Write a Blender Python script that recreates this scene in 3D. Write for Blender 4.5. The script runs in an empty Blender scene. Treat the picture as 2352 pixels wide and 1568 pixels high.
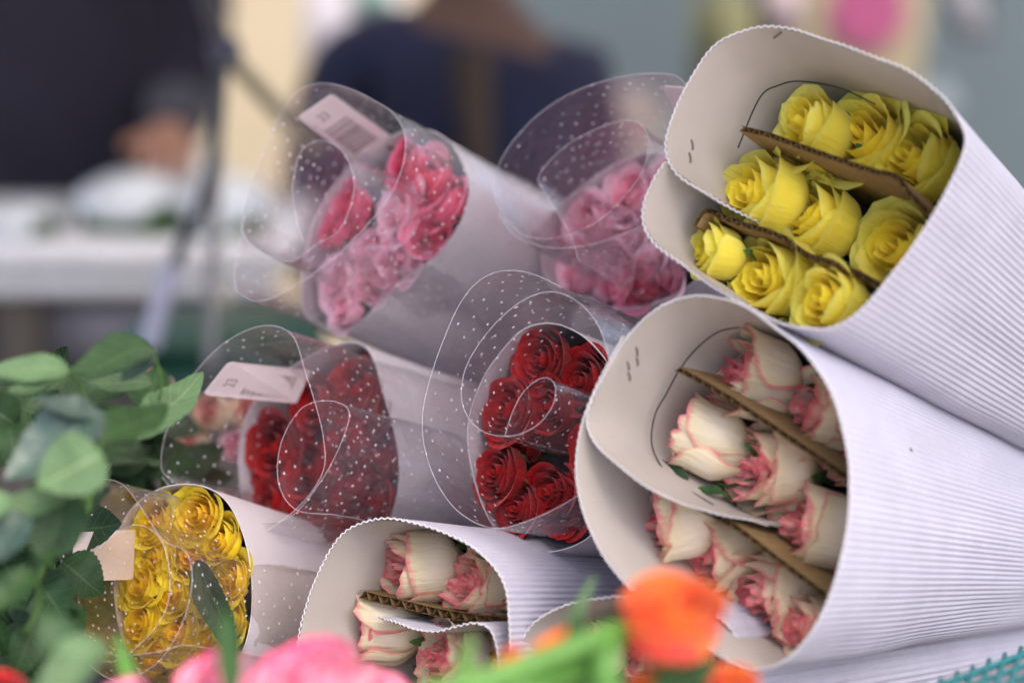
import bpy, math, random
from mathutils import Vector, Matrix, Quaternion, noise
R_ = math.radians
scn = bpy.context.scene
COL = scn.collection

# ------------------------------------------------------------------ camera
CAM_H, PITCH = 1.30, 10.0
LENS, SENS = 85.0, 36.0
cam_d = bpy.data.cameras.new('camera')
cam = bpy.data.objects.new('camera', cam_d)
COL.objects.link(cam)
cam.location = (0, 0, CAM_H)
cam.rotation_euler = (R_(90 - PITCH), 0, 0)
cam_d.lens = LENS; cam_d.sensor_width = SENS
cam_d.clip_start = 0.05; cam_d.clip_end = 200
cam_d.dof.use_dof = True
cam_d.dof.focus_distance = 1.50
cam_d.dof.aperture_fstop = 2.3
scn.camera = cam
# ------------------------------------------------------------------ world + sun
SUN_EL, SUN_AZ = 58.0, 140.0       # azimuth measured from +Y (away from camera) towards +X
w = bpy.data.worlds.new('World'); scn.world = w; w.use_nodes = True
nt = w.node_tree
sky = nt.nodes.new('ShaderNodeTexSky'); sky.sky_type = 'NISHITA'; sky.sun_disc = False
sky.sun_elevation = R_(SUN_EL); sky.sun_rotation = R_(SUN_AZ)
sky.air_density = 0.6; sky.dust_density = 5.0; sky.ozone_density = 0.4
bg = nt.nodes['Background']; bg.inputs[1].default_value = 0.15
nt.links.new(sky.outputs[0], bg.inputs[0])
sl = bpy.data.lights.new('sun', 'SUN'); sl.energy = 0.55; sl.angle = R_(14); sl.color = (1.0, 0.94, 0.86)
so = bpy.data.objects.new('sun', sl); COL.objects.link(so)
sd = Vector((math.sin(R_(SUN_AZ)) * math.cos(R_(SUN_EL)), math.cos(R_(SUN_AZ)) * math.cos(R_(SUN_EL)), math.sin(R_(SUN_EL))))
so.rotation_euler = sd.to_track_quat('Z', 'Y').to_euler()
so.location = (0, 0, 6)
vs = scn.view_settings
vs.view_transform = 'Standard'; vs.look = 'None'; vs.exposure = 1.95; vs.gamma = 1.0
scn.cycles.transparent_max_bounces = 40
scn.cycles.max_bounces = 8
scn.cycles.diffuse_bounces = 4
scn.cycles.transmission_bounces = 6

# ------------------------------------------------------------------ helpers
K = SENS / LENS / 2352.0
CM = Matrix.Translation((0, 0, CAM_H)) @ Matrix.Rotation(R_(90 - PITCH), 4, 'X')
CR = CM.to_3x3()
def P(px, py, d):
    return CM @ Vector(((px - 1176) * K * d, (784 - py) * K * d, -d))
def D(x, y, z):
    return (CR @ Vector((x, y, z))).normalized()
class Bundle:
    """An oblique opening plane and a stem axis, in real space."""
    def __init__(s, cx, cy, d, ax, nrm=None):
        s.c = P(cx, cy, d); s.a = D(*ax); s.n = D(*nrm) if nrm else s.a; s.d = d; s.cx = cx; s.cy = cy
    def at(s, px, py, off=0.0):
        c = s.c + s.a * off
        o = Vector((0, 0, CAM_H)); r = P(px, py, 1.0) - o
        return o + r * ((c - o).dot(s.n) / r.dot(s.n))
    def depth(s, p):
        return -(CM.inverted() @ p).z

def setp(o, label=None, cat=None, group=None, kind=None):
    if label: o['label'] = label
    if cat: o['category'] = cat
    if group: o['group'] = group
    if kind: o['kind'] = kind
    return o
def mesh(name, V, F, mat=None, smooth=True, uv=None, attrs=None, mats=None, midx=None):
    me = bpy.data.meshes.new(name)
    me.from_pydata([tuple(v) for v in V], [], F)
    if mats:
        for m_ in mats: me.materials.append(m_)
        if midx: me.polygons.foreach_set('material_index', midx)
    elif mat: me.materials.append(mat)
    if smooth: me.polygons.foreach_set('use_smooth', [True] * len(F))
    if uv:
        l = me.uv_layers.new(name='UVMap')
        for lp in me.loops: l.data[lp.index].uv = uv[lp.vertex_index]
    if attrs:
        for n, vals in attrs.items():
            a = me.attributes.new(n, 'FLOAT', 'POINT'); a.data.foreach_set('value', vals)
    me.update()
    return me
def ob(name, me, parent=None, mtx=None):
    o = bpy.data.objects.new(name, me); COL.objects.link(o)
    if parent: o.parent = parent
    if mtx is not None: o.matrix_local = mtx
    return o
def empty(name, loc, quat=None, scale=1.0):
    o = bpy.data.objects.new(name, None); COL.objects.link(o)
    o.location = loc; o.empty_display_size = 0.02
    if quat: o.rotation_mode = 'QUATERNION'; o.rotation_quaternion = quat
    o.scale = (scale,) * 3
    return o
class Thing:
    def __init__(s, name, loc, label, cat, group=None, kind=None):
        s.o = setp(empty(name, loc), label, cat, group, kind); s.loc = Vector(loc)
    def part(s, name, V, F, mat, parent=None, label=None, **k):
        me = mesh(name, [Vector(v) - s.loc for v in V], F, mat, **k)
        o = ob(name, me, parent or s.o)
        if label: o['label'] = label
        return o
def crom(pts, n, closed=False):
    """Catmull-Rom through pts (Vectors), resampled to n points of equal arc length."""
    m = len(pts); out = []
    segs = m if closed else m - 1
    for i in range(segs):
        if closed: a, b, c, d = pts[(i-1) % m], pts[i], pts[(i+1) % m], pts[(i+2) % m]
        else: a, b, c, d = pts[max(i-1, 0)], pts[i], pts[i+1], pts[min(i+2, m-1)]
        for j in range(14):
            t = j / 14
            out.append(0.5 * ((2*b) + (c-a)*t + (2*a-5*b+4*c-d)*t*t + (3*b-a-3*c+d)*t**3))
    out.append(pts[0].copy() if closed else pts[-1].copy())
    L = [0]
    for i in range(1, len(out)): L.append(L[-1] + (out[i]-out[i-1]).length)
    T = L[-1]; res = []; k = 0
    for i in range(n):
        t = T * i / (n - 1)
        while k < len(L) - 2 and L[k+1] < t: k += 1
        f = (t - L[k]) / max(L[k+1]-L[k], 1e-9)
        res.append(out[k].lerp(out[k+1], min(max(f, 0), 1)))
    return res, T
def grid_faces(nu, nv, o=0):
    return [(o+i*nv+j, o+(i+1)*nv+j, o+(i+1)*nv+j+1, o+i*nv+j+1) for i in range(nu-1) for j in range(nv-1)]
def tube(pts, r, n=6, V=None, F=None, cap=True):
    V = [] if V is None else V; F = [] if F is None else F
    rs = r if isinstance(r, (list, tuple)) else [r]*len(pts)
    base = len(V); up = Vector((0.13, 0.21, 0.97)); prev = None
    for i, p in enumerate(pts):
        t = (pts[min(i+1, len(pts)-1)] - pts[max(i-1, 0)])
        if t.length < 1e-9: t = Vector((0, 0, 1))
        t.normalize()
        x = (up - t*up.dot(t)) if prev is None else (prev - t*prev.dot(t))
        if x.length < 1e-4: x = t.orthogonal()
        x.normalize(); prev = x; y = t.cross(x)
        for k in range(n):
            a = 2*math.pi*k/n
            V.append(p + (x*math.cos(a) + y*math.sin(a))*rs[i])
    for i in range(len(pts)-1):
        for k in range(n):
            F.append((base+i*n+k, base+i*n+(k+1) % n, base+(i+1)*n+(k+1) % n, base+(i+1)*n+k))
    if cap:
        F.append(tuple(base+k for k in range(n))[::-1]); e = base+(len(pts)-1)*n; F.append(tuple(e+k for k in range(n)))
    return V, F
def box(c, s, V=None, F=None, rot=None, bev=0.0):
    V = [] if V is None else V; F = [] if F is None else F
    import bmesh
    bm = bmesh.new(); bmesh.ops.create_cube(bm, size=1)
    bmesh.ops.scale(bm, vec=s, verts=bm.verts)
    if bev: bmesh.ops.bevel(bm, geom=bm.edges[:], offset=bev, segments=2, affect='EDGES')
    if rot: bmesh.ops.transform(bm, matrix=rot.to_4x4(), verts=bm.verts)
    b = len(V); bm.verts.index_update()
    for v in bm.verts: V.append(v.co + Vector(c))
    for f in bm.faces: F.append(tuple(b+v.index for v in f.verts))
    bm.free()
    return V, F

# ------------------------------------------------------------------ materials
def newmat(name):
    m = bpy.data.materials.new(name); m.use_nodes = True; t = m.node_tree
    for n in list(t.nodes): t.nodes.remove(n)
    out = t.nodes.new('ShaderNodeOutputMaterial')
    return m, t, out
def N(t, typ, **k):
    n = t.nodes.new(typ)
    for a, v in k.items():
        if a == 'i':
            for kk, vv in v.items(): n.inputs[kk].default_value = vv
        else: setattr(n, a, v)
    return n
def ramp(t, stops):
    r = t.nodes.new('ShaderNodeValToRGB'); cr = r.color_ramp
    while len(cr.elements) < len(stops): cr.elements.new(0.5)
    for e, (p, c) in zip(cr.elements, stops):
        e.position = p; e.color = (*c, 1)
    return r
def simple(name, col, rough=0.6, var=0.12, scale=25.0, bump=0.0, bscale=200.0, spec=0.4, metal=0.0, trans=0.0, sheen=0.0, emit=None):
    m, t, out = newmat(name)
    b = N(t, 'ShaderNodeBsdfPrincipled'); b.inputs['Roughness'].default_value = rough
    b.inputs['Specular IOR Level'].default_value = spec; b.inputs['Metallic'].default_value = metal
    b.inputs['Sheen Weight'].default_value = sheen
    tc = N(t, 'ShaderNodeTexCoord')
    nz = N(t, 'ShaderNodeTexNoise', i={'Scale': scale, 'Detail': 6.0, 'Roughness': 0.6})
    t.links.new(tc.outputs['Object'], nz.inputs['Vector'])
    r = ramp(t, [(0.3, [c*(1-var) for c in col]), (0.7, [min(c*(1+var), 1) for c in col])])
    t.links.new(nz.outputs['Fac'], r.inputs[0]); t.links.new(r.outputs[0], b.inputs['Base Color'])
    if bump:
        n2 = N(t, 'ShaderNodeTexNoise', i={'Scale': bscale, 'Detail': 4.0})
        t.links.new(tc.outputs['Object'], n2.inputs['Vector'])
        bp = N(t, 'ShaderNodeBump', i={'Strength': bump, 'Distance': 0.002})
        t.links.new(n2.outputs['Fac'], bp.inputs['Height']); t.links.new(bp.outputs[0], b.inputs['Normal'])
    if trans:
        tr = N(t, 'ShaderNodeBsdfTranslucent'); t.links.new(r.outputs[0], tr.inputs['Color'])
        mx = N(t, 'ShaderNodeMixShader', i={0: trans})
        t.links.new(b.outputs[0], mx.inputs[1]); t.links.new(tr.outputs[0], mx.inputs[2]); t.links.new(mx.outputs[0], out.inputs[0])
    else: t.links.new(b.outputs[0], out.inputs[0])
    return m
def petal_mat(name, base, body, edge, rim=None, e0=0.05, e1=0.22, rough=0.5, trans=0.28, tint=None):
    """Colour runs base > body along the petal, and body > edge > rim over the last of the margin ('edge' = distance from the margin)."""
    m, t, out = newmat(name); L = t.links.new
    at = N(t, 'ShaderNodeAttribute', attribute_name='edge'); av = N(t, 'ShaderNodeAttribute', attribute_name='along')
    ac = N(t, 'ShaderNodeAttribute', attribute_name='across')
    oi = N(t, 'ShaderNodeObjectInfo')
    cb = N(t, 'ShaderNodeCombineXYZ'); L(ac.outputs['Fac'], cb.inputs[0]); L(av.outputs['Fac'], cb.inputs[1]); L(oi.outputs['Random'], cb.inputs[2])
    mp = N(t, 'ShaderNodeMapping'); mp.inputs['Scale'].default_value = (22, 2.2, 30); L(cb.outputs[0], mp.inputs[0])
    nz = N(t, 'ShaderNodeTexNoise', i={'Scale': 1.0, 'Detail': 5.0}); L(mp.outputs[0], nz.inputs['Vector'])
    mp2 = N(t, 'ShaderNodeMapping'); mp2.inputs['Scale'].default_value = (5, 4, 40); L(cb.outputs[0], mp2.inputs[0])
    nb = N(t, 'ShaderNodeTexNoise', i={'Scale': 1.0, 'Detail': 3.0}); L(mp2.outputs[0], nb.inputs['Vector'])
    ad = N(t, 'ShaderNodeMath', operation='MULTIPLY_ADD', i={1: 0.30, 2: -0.15}); L(nz.outputs['Fac'], ad.inputs[0])
    a1 = N(t, 'ShaderNodeMath', operation='ADD'); L(ad.outputs[0], a1.inputs[0])
    a2 = N(t, 'ShaderNodeMath', operation='MULTIPLY_ADD', i={1: 0.35, 2: -0.175}); L(nb.outputs['Fac'], a2.inputs[0]); L(a2.outputs[0], a1.inputs[1])
    mul = N(t, 'ShaderNodeMath', operation='MULTIPLY_ADD', i={1: 0.55}); L(a1.outputs[0], mul.inputs[0]); L(at.outputs['Fac'], mul.inputs[2])
    rb = ramp(t, [(0.05, base), (0.55, body)]); L(av.outputs['Fac'], rb.inputs[0])
    re = N(t, 'ShaderNodeMapRange', i={1: e0, 2: e1, 3: 1.0, 4: 0.0}); L(mul.outputs[0], re.inputs[0])
    mx = N(t, 'ShaderNodeMix', data_type='RGBA'); L(re.outputs[0], mx.inputs[0]); L(rb.outputs[0], mx.inputs[6]); mx.inputs[7].default_value = (*edge, 1)
    col = mx.outputs[2]
    if rim:
        r2 = N(t, 'ShaderNodeMapRange', i={1: e0*0.1, 2: e0*2.0, 3: 0.9, 4: 0.0}); L(mul.outputs[0], r2.inputs[0])
        m2 = N(t, 'ShaderNodeMix', data_type='RGBA'); L(r2.outputs[0], m2.inputs[0]); L(col, m2.inputs[6]); m2.inputs[7].default_value = (*rim, 1); col = m2.outputs[2]
    if tint:
        m4 = N(t, 'ShaderNodeMapRange', i={1: 0.48, 2: 0.68, 3: 0.0, 4: 0.7}); L(nb.outputs['Fac'], m4.inputs[0])
        m3 = N(t, 'ShaderNodeMix', data_type='RGBA'); L(m4.outputs[0], m3.inputs[0]); L(col, m3.inputs[6]); m3.inputs[7].default_value = (*tint, 1); col = m3.outputs[2]
    hs = N(t, 'ShaderNodeHueSaturation'); L(col, hs.inputs['Color'])
    v = N(t, 'ShaderNodeMath', operation='MULTIPLY_ADD', i={1: 0.24, 2: 0.88}); L(oi.outputs['Random'], v.inputs[0]); L(v.outputs[0], hs.inputs['Value'])
    b = N(t, 'ShaderNodeBsdfPrincipled'); b.inputs['Roughness'].default_value = rough; b.inputs['Specular IOR Level'].default_value = 0.3
    b.inputs['Sheen Weight'].default_value = 0.15
    bp = N(t, 'ShaderNodeBump', i={'Strength': 0.25, 'Distance': 0.02}); L(nz.outputs['Fac'], bp.inputs['Height']); L(bp.outputs[0], b.inputs['Normal'])
    L(hs.outputs[0], b.inputs['Base Color'])
    tr = N(t, 'ShaderNodeBsdfTranslucent'); L(hs.outputs[0], tr.inputs['Color'])
    ms = N(t, 'ShaderNodeMixShader', i={0: trans}); L(b.outputs[0], ms.inputs[1]); L(tr.outputs[0], ms.inputs[2]); L(ms.outputs[0], out.inputs[0])
    return m
def film_mat(name, dots=True, haze=0.017, tint=(0.985, 0.98, 0.99), crinkle=0.42):
    m, t, out = newmat(name); L = t.links.new
    uv = N(t, 'ShaderNodeUVMap')
    tr = N(t, 'ShaderNodeBsdfTransparent'); tr.inputs[0].default_value = (*tint, 1)
    gl = N(t, 'ShaderNodeBsdfGlossy'); gl.inputs['Roughness'].default_value = 0.07
    mp = N(t, 'ShaderNodeMapping'); mp.inputs['Scale'].default_value = (260, 40, 1); mp.inputs['Rotation'].default_value = (0, 0, 0.3); L(uv.outputs[0], mp.inputs[0])
    nz = N(t, 'ShaderNodeTexNoise', i={'Scale': 1.0, 'Detail': 6.0, 'Roughness': 0.65}); L(mp.outputs[0], nz.inputs['Vector'])
    n2 = N(t, 'ShaderNodeTexNoise', i={'Scale': 22.0, 'Detail': 3.0}); L(uv.outputs[0], n2.inputs['Vector'])
    hh = N(t, 'ShaderNodeMath', operation='MULTIPLY_ADD', i={1: 6.0}); L(n2.outputs['Fac'], hh.inputs[0]); L(nz.outputs['Fac'], hh.inputs[2])
    bp = N(t, 'ShaderNodeBump', i={'Strength': crinkle, 'Distance': 0.0016}); L(hh.outputs[0], bp.inputs['Height']); L(bp.outputs[0], gl.inputs['Normal'])
    fr0 = N(t, 'ShaderNodeLayerWeight', i={'Blend': 0.5}); L(bp.outputs[0], fr0.inputs['Normal']); fr = N(t, 'ShaderNodeMath', operation='POWER', i={1: 2.8}); L(fr0.outputs['Facing'], fr.inputs[0])
    fm = N(t, 'ShaderNodeMath', operation='MULTIPLY_ADD', i={1: 0.9, 2: 0.065}); fm.use_clamp = True; L(fr.outputs[0], fm.inputs[0])
    fc = N(t, 'ShaderNodeMath', operation='MINIMUM', i={1: 0.6}); L(fm.outputs[0], fc.inputs[0])
    m1 = N(t, 'ShaderNodeMixShader'); L(fc.outputs[0], m1.inputs[0]); L(tr.outputs[0], m1.inputs[1]); L(gl.outputs[0], m1.inputs[2])
    df = N(t, 'ShaderNodeBsdfDiffuse'); df.inputs[0].default_value = (0.80, 0.79, 0.85, 1)
    tl = N(t, 'ShaderNodeBsdfTranslucent'); tl.inputs[0].default_value = (0.80, 0.79, 0.85, 1)
    md = N(t, 'ShaderNodeMixShader', i={0: 0.5}); L(df.outputs[0], md.inputs[1]); L(tl.outputs[0], md.inputs[2])
    # faint scuffs, and glints painted in as white streaks where the haze thickens
    sc = N(t, 'ShaderNodeMapRange', i={1: 0.56, 2: 0.80, 3: haze, 4: haze*7.0}); L(nz.outputs['Fac'], sc.inputs[0])
    m2 = N(t, 'ShaderNodeMixShader'); L(sc.outputs[0], m2.inputs[0]); L(m1.outputs[0], m2.inputs[1]); L(md.outputs[0], m2.inputs[2])
    last = m2.outputs[0]
    if dots:
        vm = N(t, 'ShaderNodeMapping'); vm.inputs['Scale'].default_value = (92, 92, 1); vm.inputs['Rotation'].default_value = (0, 0, 0.7854); L(uv.outputs[0], vm.inputs[0])
        vo = N(t, 'ShaderNodeTexVoronoi', i={'Scale': 1.0, 'Randomness': 0.4}); vo.voronoi_dimensions = '2D'; L(vm.outputs[0], vo.inputs['Vector'])
        mr = N(t, 'ShaderNodeMapRange', i={1: 0.06, 2: 0.10, 3: 0.78, 4: 0.0}); L(vo.outputs['Distance'], mr.inputs[0])
        dd = N(t, 'ShaderNodeBsdfDiffuse'); dd.inputs[0].default_value = (0.95, 0.9, 0.94, 1)
        dt = N(t, 'ShaderNodeBsdfTranslucent'); dt.inputs[0].default_value = (0.95, 0.9, 0.94, 1)
        dm = N(t, 'ShaderNodeMixShader', i={0: 0.35}); L(dd.outputs[0], dm.inputs[1]); L(dt.outputs[0], dm.inputs[2])
        m3 = N(t, 'ShaderNodeMixShader'); dk = N(t, 'ShaderNodeTexNoise', i={'Scale': 26.0, 'Detail': 2.0}); L(uv.outputs[0], dk.inputs['Vector']); dr = N(t, 'ShaderNodeMapRange', i={1: 0.38, 2: 0.56, 3: 0.06, 4: 1.0}); L(dk.outputs['Fac'], dr.inputs[0]); dq = N(t, 'ShaderNodeMath', operation='MULTIPLY'); L(mr.outputs[0], dq.inputs[0]); L(dr.outputs[0], dq.inputs[1]); L(dq.outputs[0], m3.inputs[0]); L(last, m3.inputs[1]); L(dm.outputs[0], m3.inputs[2]); last = m3.outputs[0]
    L(last, out.inputs[0])
    return m
def hem_mat():
    m, t, out = newmat('cut_film_edge'); L = t.links.new
    tr = N(t, 'ShaderNodeBsdfTransparent'); gl = N(t, 'ShaderNodeBsdfPrincipled'); gl.inputs['Base Color'].default_value = (0.9, 0.84, 0.9, 1); gl.inputs['Roughness'].default_value = 0.2  # whitish colour paints the highlight along the film's cut edge
    mx = N(t, 'ShaderNodeMixShader', i={0: 0.38}); L(tr.outputs[0], mx.inputs[1]); L(gl.outputs[0], mx.inputs[2]); L(mx.outputs[0], out.inputs[0])
    return m
def card_mat():
    m, t, out = newmat('coated_card'); L = t.links.new
    b = N(t, 'ShaderNodeBsdfPrincipled', i={'Roughness': 0.35}); tc = N(t, 'ShaderNodeTexCoord')
    nz = N(t, 'ShaderNodeTexNoise', i={'Scale': 40.0}); L(tc.outputs['Object'], nz.inputs['Vector'])
    r = ramp(t, [(0.3, (0.72, 0.62, 0.63)), (0.7, (0.78, 0.68, 0.69))]); L(nz.outputs['Fac'], r.inputs[0]); L(r.outputs[0], b.inputs['Base Color']); L(b.outputs[0], out.inputs[0])
    return m
M = dict(
    liner=simple('bounce_tinted_liner_board', (0.45, 0.41, 0.37), 0.62, 0.05, 22, 0.12, 500, spec=0.3),  # warm tone paints light bounced off the roses into the white board
    flute=simple('white_fluted_board', (0.53, 0.52, 0.60), 0.5, 0.06, 30, 0.08, 400, spec=0.5),
    edge=simple('white_cut_edge', (0.80, 0.77, 0.76), 0.6, 0.06),
    kraft=simple('kraft_board', (0.25, 0.165, 0.075), 0.75, 0.14, 60, 0.25, 700, spec=0.2),
    kraft_dark=simple('kraft_medium', (0.17, 0.105, 0.05), 0.85, 0.15, 60, 0.2, 700, spec=0.1),
    paper=simple('pale_wrapping_paper', (0.56, 0.51, 0.53), 0.5, 0.05, 14, 0.15, 60, spec=0.4),
    ink=simple('black_ink', (0.012, 0.010, 0.012), 0.6, 0.1), steel=simple('dull_staple_steel', (0.12, 0.08, 0.07), 0.5, 0.2, metal=0.3),
    print_=simple('grey_print', (0.24, 0.17, 0.19), 0.5, 0.05), card=card_mat(), hem=hem_mat(),
    film=film_mat('dotted_cellophane'), film_y=film_mat('dotted_cellophane_reflection_tint', haze=0.012, tint=(0.985, 0.965, 0.92), crinkle=0.3),  # film_y: warm tint paints the reflection of the golden roses into clear film
    film_plain=film_mat('clear_cellophane', dots=False, haze=0.05),
    grass=simple('fresh_green_blade', (0.10, 0.26, 0.045), 0.42, 0.2, 40, 0.2, 60, trans=0.3),
    stem=simple('green_stem', (0.11, 0.22, 0.05), 0.5, 0.2, 60, 0.2, 100),
)
def leaf_mat(name, col, rough=0.55, spec=0.3, trans=0.15, var=0.3):
    m, t, out = newmat(name); L = t.links.new
    al = N(t, 'ShaderNodeAttribute', attribute_name='along'); ac = N(t, 'ShaderNodeAttribute', attribute_name='across'); oi = N(t, 'ShaderNodeObjectInfo')
    ab = N(t, 'ShaderNodeMath', operation='ABSOLUTE'); L(ac.outputs['Fac'], ab.inputs[0])
    mid = N(t, 'ShaderNodeMapRange', i={1: 0.03, 2: 0.09, 3: 1.0, 4: 0.0}); L(ab.outputs[0], mid.inputs[0])
    a8 = N(t, 'ShaderNodeMath', operation='MULTIPLY', i={1: 8.0}); L(al.outputs['Fac'], a8.inputs[0])
    b2 = N(t, 'ShaderNodeMath', operation='MULTIPLY_ADD', i={1: -1.7}); L(ab.outputs[0], b2.inputs[0]); L(a8.outputs[0], b2.inputs[2])
    fr = N(t, 'ShaderNodeMath', operation='PINGPONG', i={1: 0.5}); L(b2.outputs[0], fr.inputs[0])
    sv = N(t, 'ShaderNodeMapRange', i={1: 0.02, 2: 0.10, 3: 0.7, 4: 0.0}); L(fr.outputs[0], sv.inputs[0])
    vn = N(t, 'ShaderNodeMath', operation='MAXIMUM'); L(mid.outputs[0], vn.inputs[0]); L(sv.outputs[0], vn.inputs[1])
    tc = N(t, 'ShaderNodeTexCoord'); nz = N(t, 'ShaderNodeTexNoise', i={'Scale': 60.0, 'Detail': 5.0}); L(tc.outputs['Object'], nz.inputs['Vector'])
    rr = ramp(t, [(0.3, [c*(1-var) for c in col]), (0.72, [min(1, c*(1+var)) for c in col])]); L(nz.outputs['Fac'], rr.inputs[0])
    mx = N(t, 'ShaderNodeMix', data_type='RGBA'); vf = N(t, 'ShaderNodeMath', operation='MULTIPLY', i={1: 0.55}); L(vn.outputs[0], vf.inputs[0]); L(vf.outputs[0], mx.inputs[0]); L(rr.outputs[0], mx.inputs[6])
    mx.inputs[7].default_value = (min(1, col[0]*2.4+.02), min(1, col[1]*1.9+.02), min(1, col[2]*2.0+.01), 1)
    hs = N(t, 'ShaderNodeHueSaturation'); L(mx.outputs[2], hs.inputs['Color']); v = N(t, 'ShaderNodeMath', operation='MULTIPLY_ADD', i={1: 0.6, 2: 0.7}); L(oi.outputs['Random'], v.inputs[0]); L(v.outputs[0], hs.inputs['Value'])
    b = N(t, 'ShaderNodeBsdfPrincipled', i={'Roughness': rough, 'Specular IOR Level': spec}); L(hs.outputs[0], b.inputs['Base Color'])
    bp = N(t, 'ShaderNodeBump', i={'Strength': 0.5, 'Distance': 0.001}); bp.invert = True; L(vn.outputs[0], bp.inputs['Height']); L(bp.outputs[0], b.inputs['Normal'])
    tr = N(t, 'ShaderNodeBsdfTranslucent'); L(hs.outputs[0], tr.inputs['Color']); ms = N(t, 'ShaderNodeMixShader', i={0: trans})
    L(b.outputs[0], ms.inputs[1]); L(tr.outputs[0], ms.inputs[2]); L(ms.outputs[0], out.inputs[0])
    return m
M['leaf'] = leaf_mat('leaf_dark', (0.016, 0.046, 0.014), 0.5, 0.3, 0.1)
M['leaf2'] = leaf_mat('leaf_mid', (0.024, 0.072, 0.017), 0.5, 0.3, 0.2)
M['leaf3'] = leaf_mat('leaf_pale', (0.095, 0.175, 0.080), 0.6, 0.25, 0.25, 0.2)  # pale tone for leaf undersides, and gloss painted into the lighter leaves
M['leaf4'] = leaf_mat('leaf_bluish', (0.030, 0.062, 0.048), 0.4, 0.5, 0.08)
PET = dict(
    yellow=petal_mat('yellow_petal', (0.82, 0.74, 0.14), (0.96, 0.84, 0.10), (0.95, 0.87, 0.20), (0.80, 0.82, 0.20), 0.03, 0.2, trans=0.45, tint=(0.86, 0.84, 0.14)),
    yellow_in=petal_mat('yellow_heart_petal', (0.92, 0.62, 0.02), (0.95, 0.74, 0.03), (0.95, 0.82, 0.08), None, 0.02, 0.2, trans=0.4),
    cream=petal_mat('cream_petal_pink_margin', (0.80, 0.78, 0.52), (0.94, 0.85, 0.68), (0.88, 0.80, 0.52), (0.84, 0.24, 0.28), 0.045, 0.34, trans=0.36),
    cream_in=petal_mat('cream_heart_petal', (0.74, 0.26, 0.22), (0.90, 0.64, 0.50), (0.88, 0.44, 0.38), (0.78, 0.12, 0.17), 0.05, 0.30),
    red=petal_mat('dark_red_petal', (0.20, 0.001, 0.002), (0.34, 0.002, 0.004), (0.46, 0.006, 0.008), None, 0.02, 0.15, rough=0.55, trans=0.15),
    red_in=petal_mat('dark_red_heart_petal', (0.16, 0.001, 0.002), (0.28, 0.002, 0.004), (0.42, 0.006, 0.008), None, 0.02, 0.2, rough=0.55, trans=0.12),
    hot=petal_mat('deep_pink_petal', (0.72, 0.03, 0.11), (0.86, 0.06, 0.18), (0.94, 0.28, 0.42), None, 0.04, 0.32),
    hot_in=petal_mat('deep_pink_heart_petal', (0.66, 0.02, 0.09), (0.80, 0.04, 0.13), (0.90, 0.14, 0.26), None, 0.02, 0.25),
    pink=petal_mat('pink_petal', (0.95, 0.56, 0.60), (0.95, 0.38, 0.52), (0.97, 0.66, 0.75), None, 0.04, 0.34, trans=0.2),
    pink_in=petal_mat('pink_heart_petal', (0.92, 0.22, 0.34), (0.95, 0.34, 0.47), (0.96, 0.52, 0.62), None, 0.02, 0.25),
    gold=petal_mat('golden_petal', (0.95, 0.64, 0.015), (0.97, 0.74, 0.02), (0.98, 0.80, 0.06), None, 0.02, 0.2),
    gold_in=petal_mat('golden_heart_petal', (0.88, 0.40, 0.01), (0.94, 0.56, 0.012), (0.96, 0.68, 0.03), None, 0.02, 0.2),
    orange=petal_mat('orange_petal', (0.80, 0.45, 0.08), (0.84, 0.075, 0.05), (0.95, 0.30, 0.04), None, 0.0, 0.26, tint=(0.85, 0.07, 0.09)),
    rosy=petal_mat('two_tone_pink_petal', (0.93, 0.76, 0.80), (0.92, 0.50, 0.62), (0.76, 0.04, 0.18), None, 0.0, 0.13),
)

# ------------------------------------------------------------------ roses
def petal_geo(rng, R, H, w, phi0, opn, curl, ruff, tip=0.28, swirl=0.06, nu=11, nv=11, point=0.0):
    V = []; e = []; al = []; ac = []; sd = rng.random()*50
    lean = rng.uniform(-0.1, 0.1)
    for i in range(nu):
        u = -1 + 2*i/(nu-1)
        for j in range(nv):
            v = j/(nv-1)
            lim = 1 - tip*abs(u)**2.6
            vv = v*lim
            ww = w*(0.38 + 0.62*math.sin(min(1.0, vv*1.35)*math.pi/2))
            a = phi0 + u*ww + lean*vv
            s = min(1.0, vv/0.5); s = s*s*(3-2*s)
            r = R*(0.22 + 0.78*s)
            if vv > 0.45: r += R*opn*((vv-0.45)/0.55)**1.5
            z = H*vv
            if vv > 0.70:
                q = (vv-0.70)/0.30
                r += R*curl*q*q*(0.7+0.5*abs(u)); z -= H*curl*0.33*q*q
            r *= 1 + swirl*u
            n = noise.noise(Vector((u*2.2+sd, vv*2.0, sd*0.7)))
            n2 = noise.noise(Vector((u*7.0+sd, vv*3.0, 3.1)))
            k = vv**3
            r += R*ruff*(n*0.8 + n2*0.7*k)*(0.25+k)
            z += H*ruff*(n*0.4 + n2*0.55)*k
            z += H*point*k*math.exp(-(u/0.25)**2)
            V.append(Vector((r*math.cos(a), r*math.sin(a), z)))
            e.append(min(1-v, (1-abs(u))*0.8)); al.append(vv); ac.append(u*0.5+0.5)
    return V, grid_faces(nu, nv), e, al, ac
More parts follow.
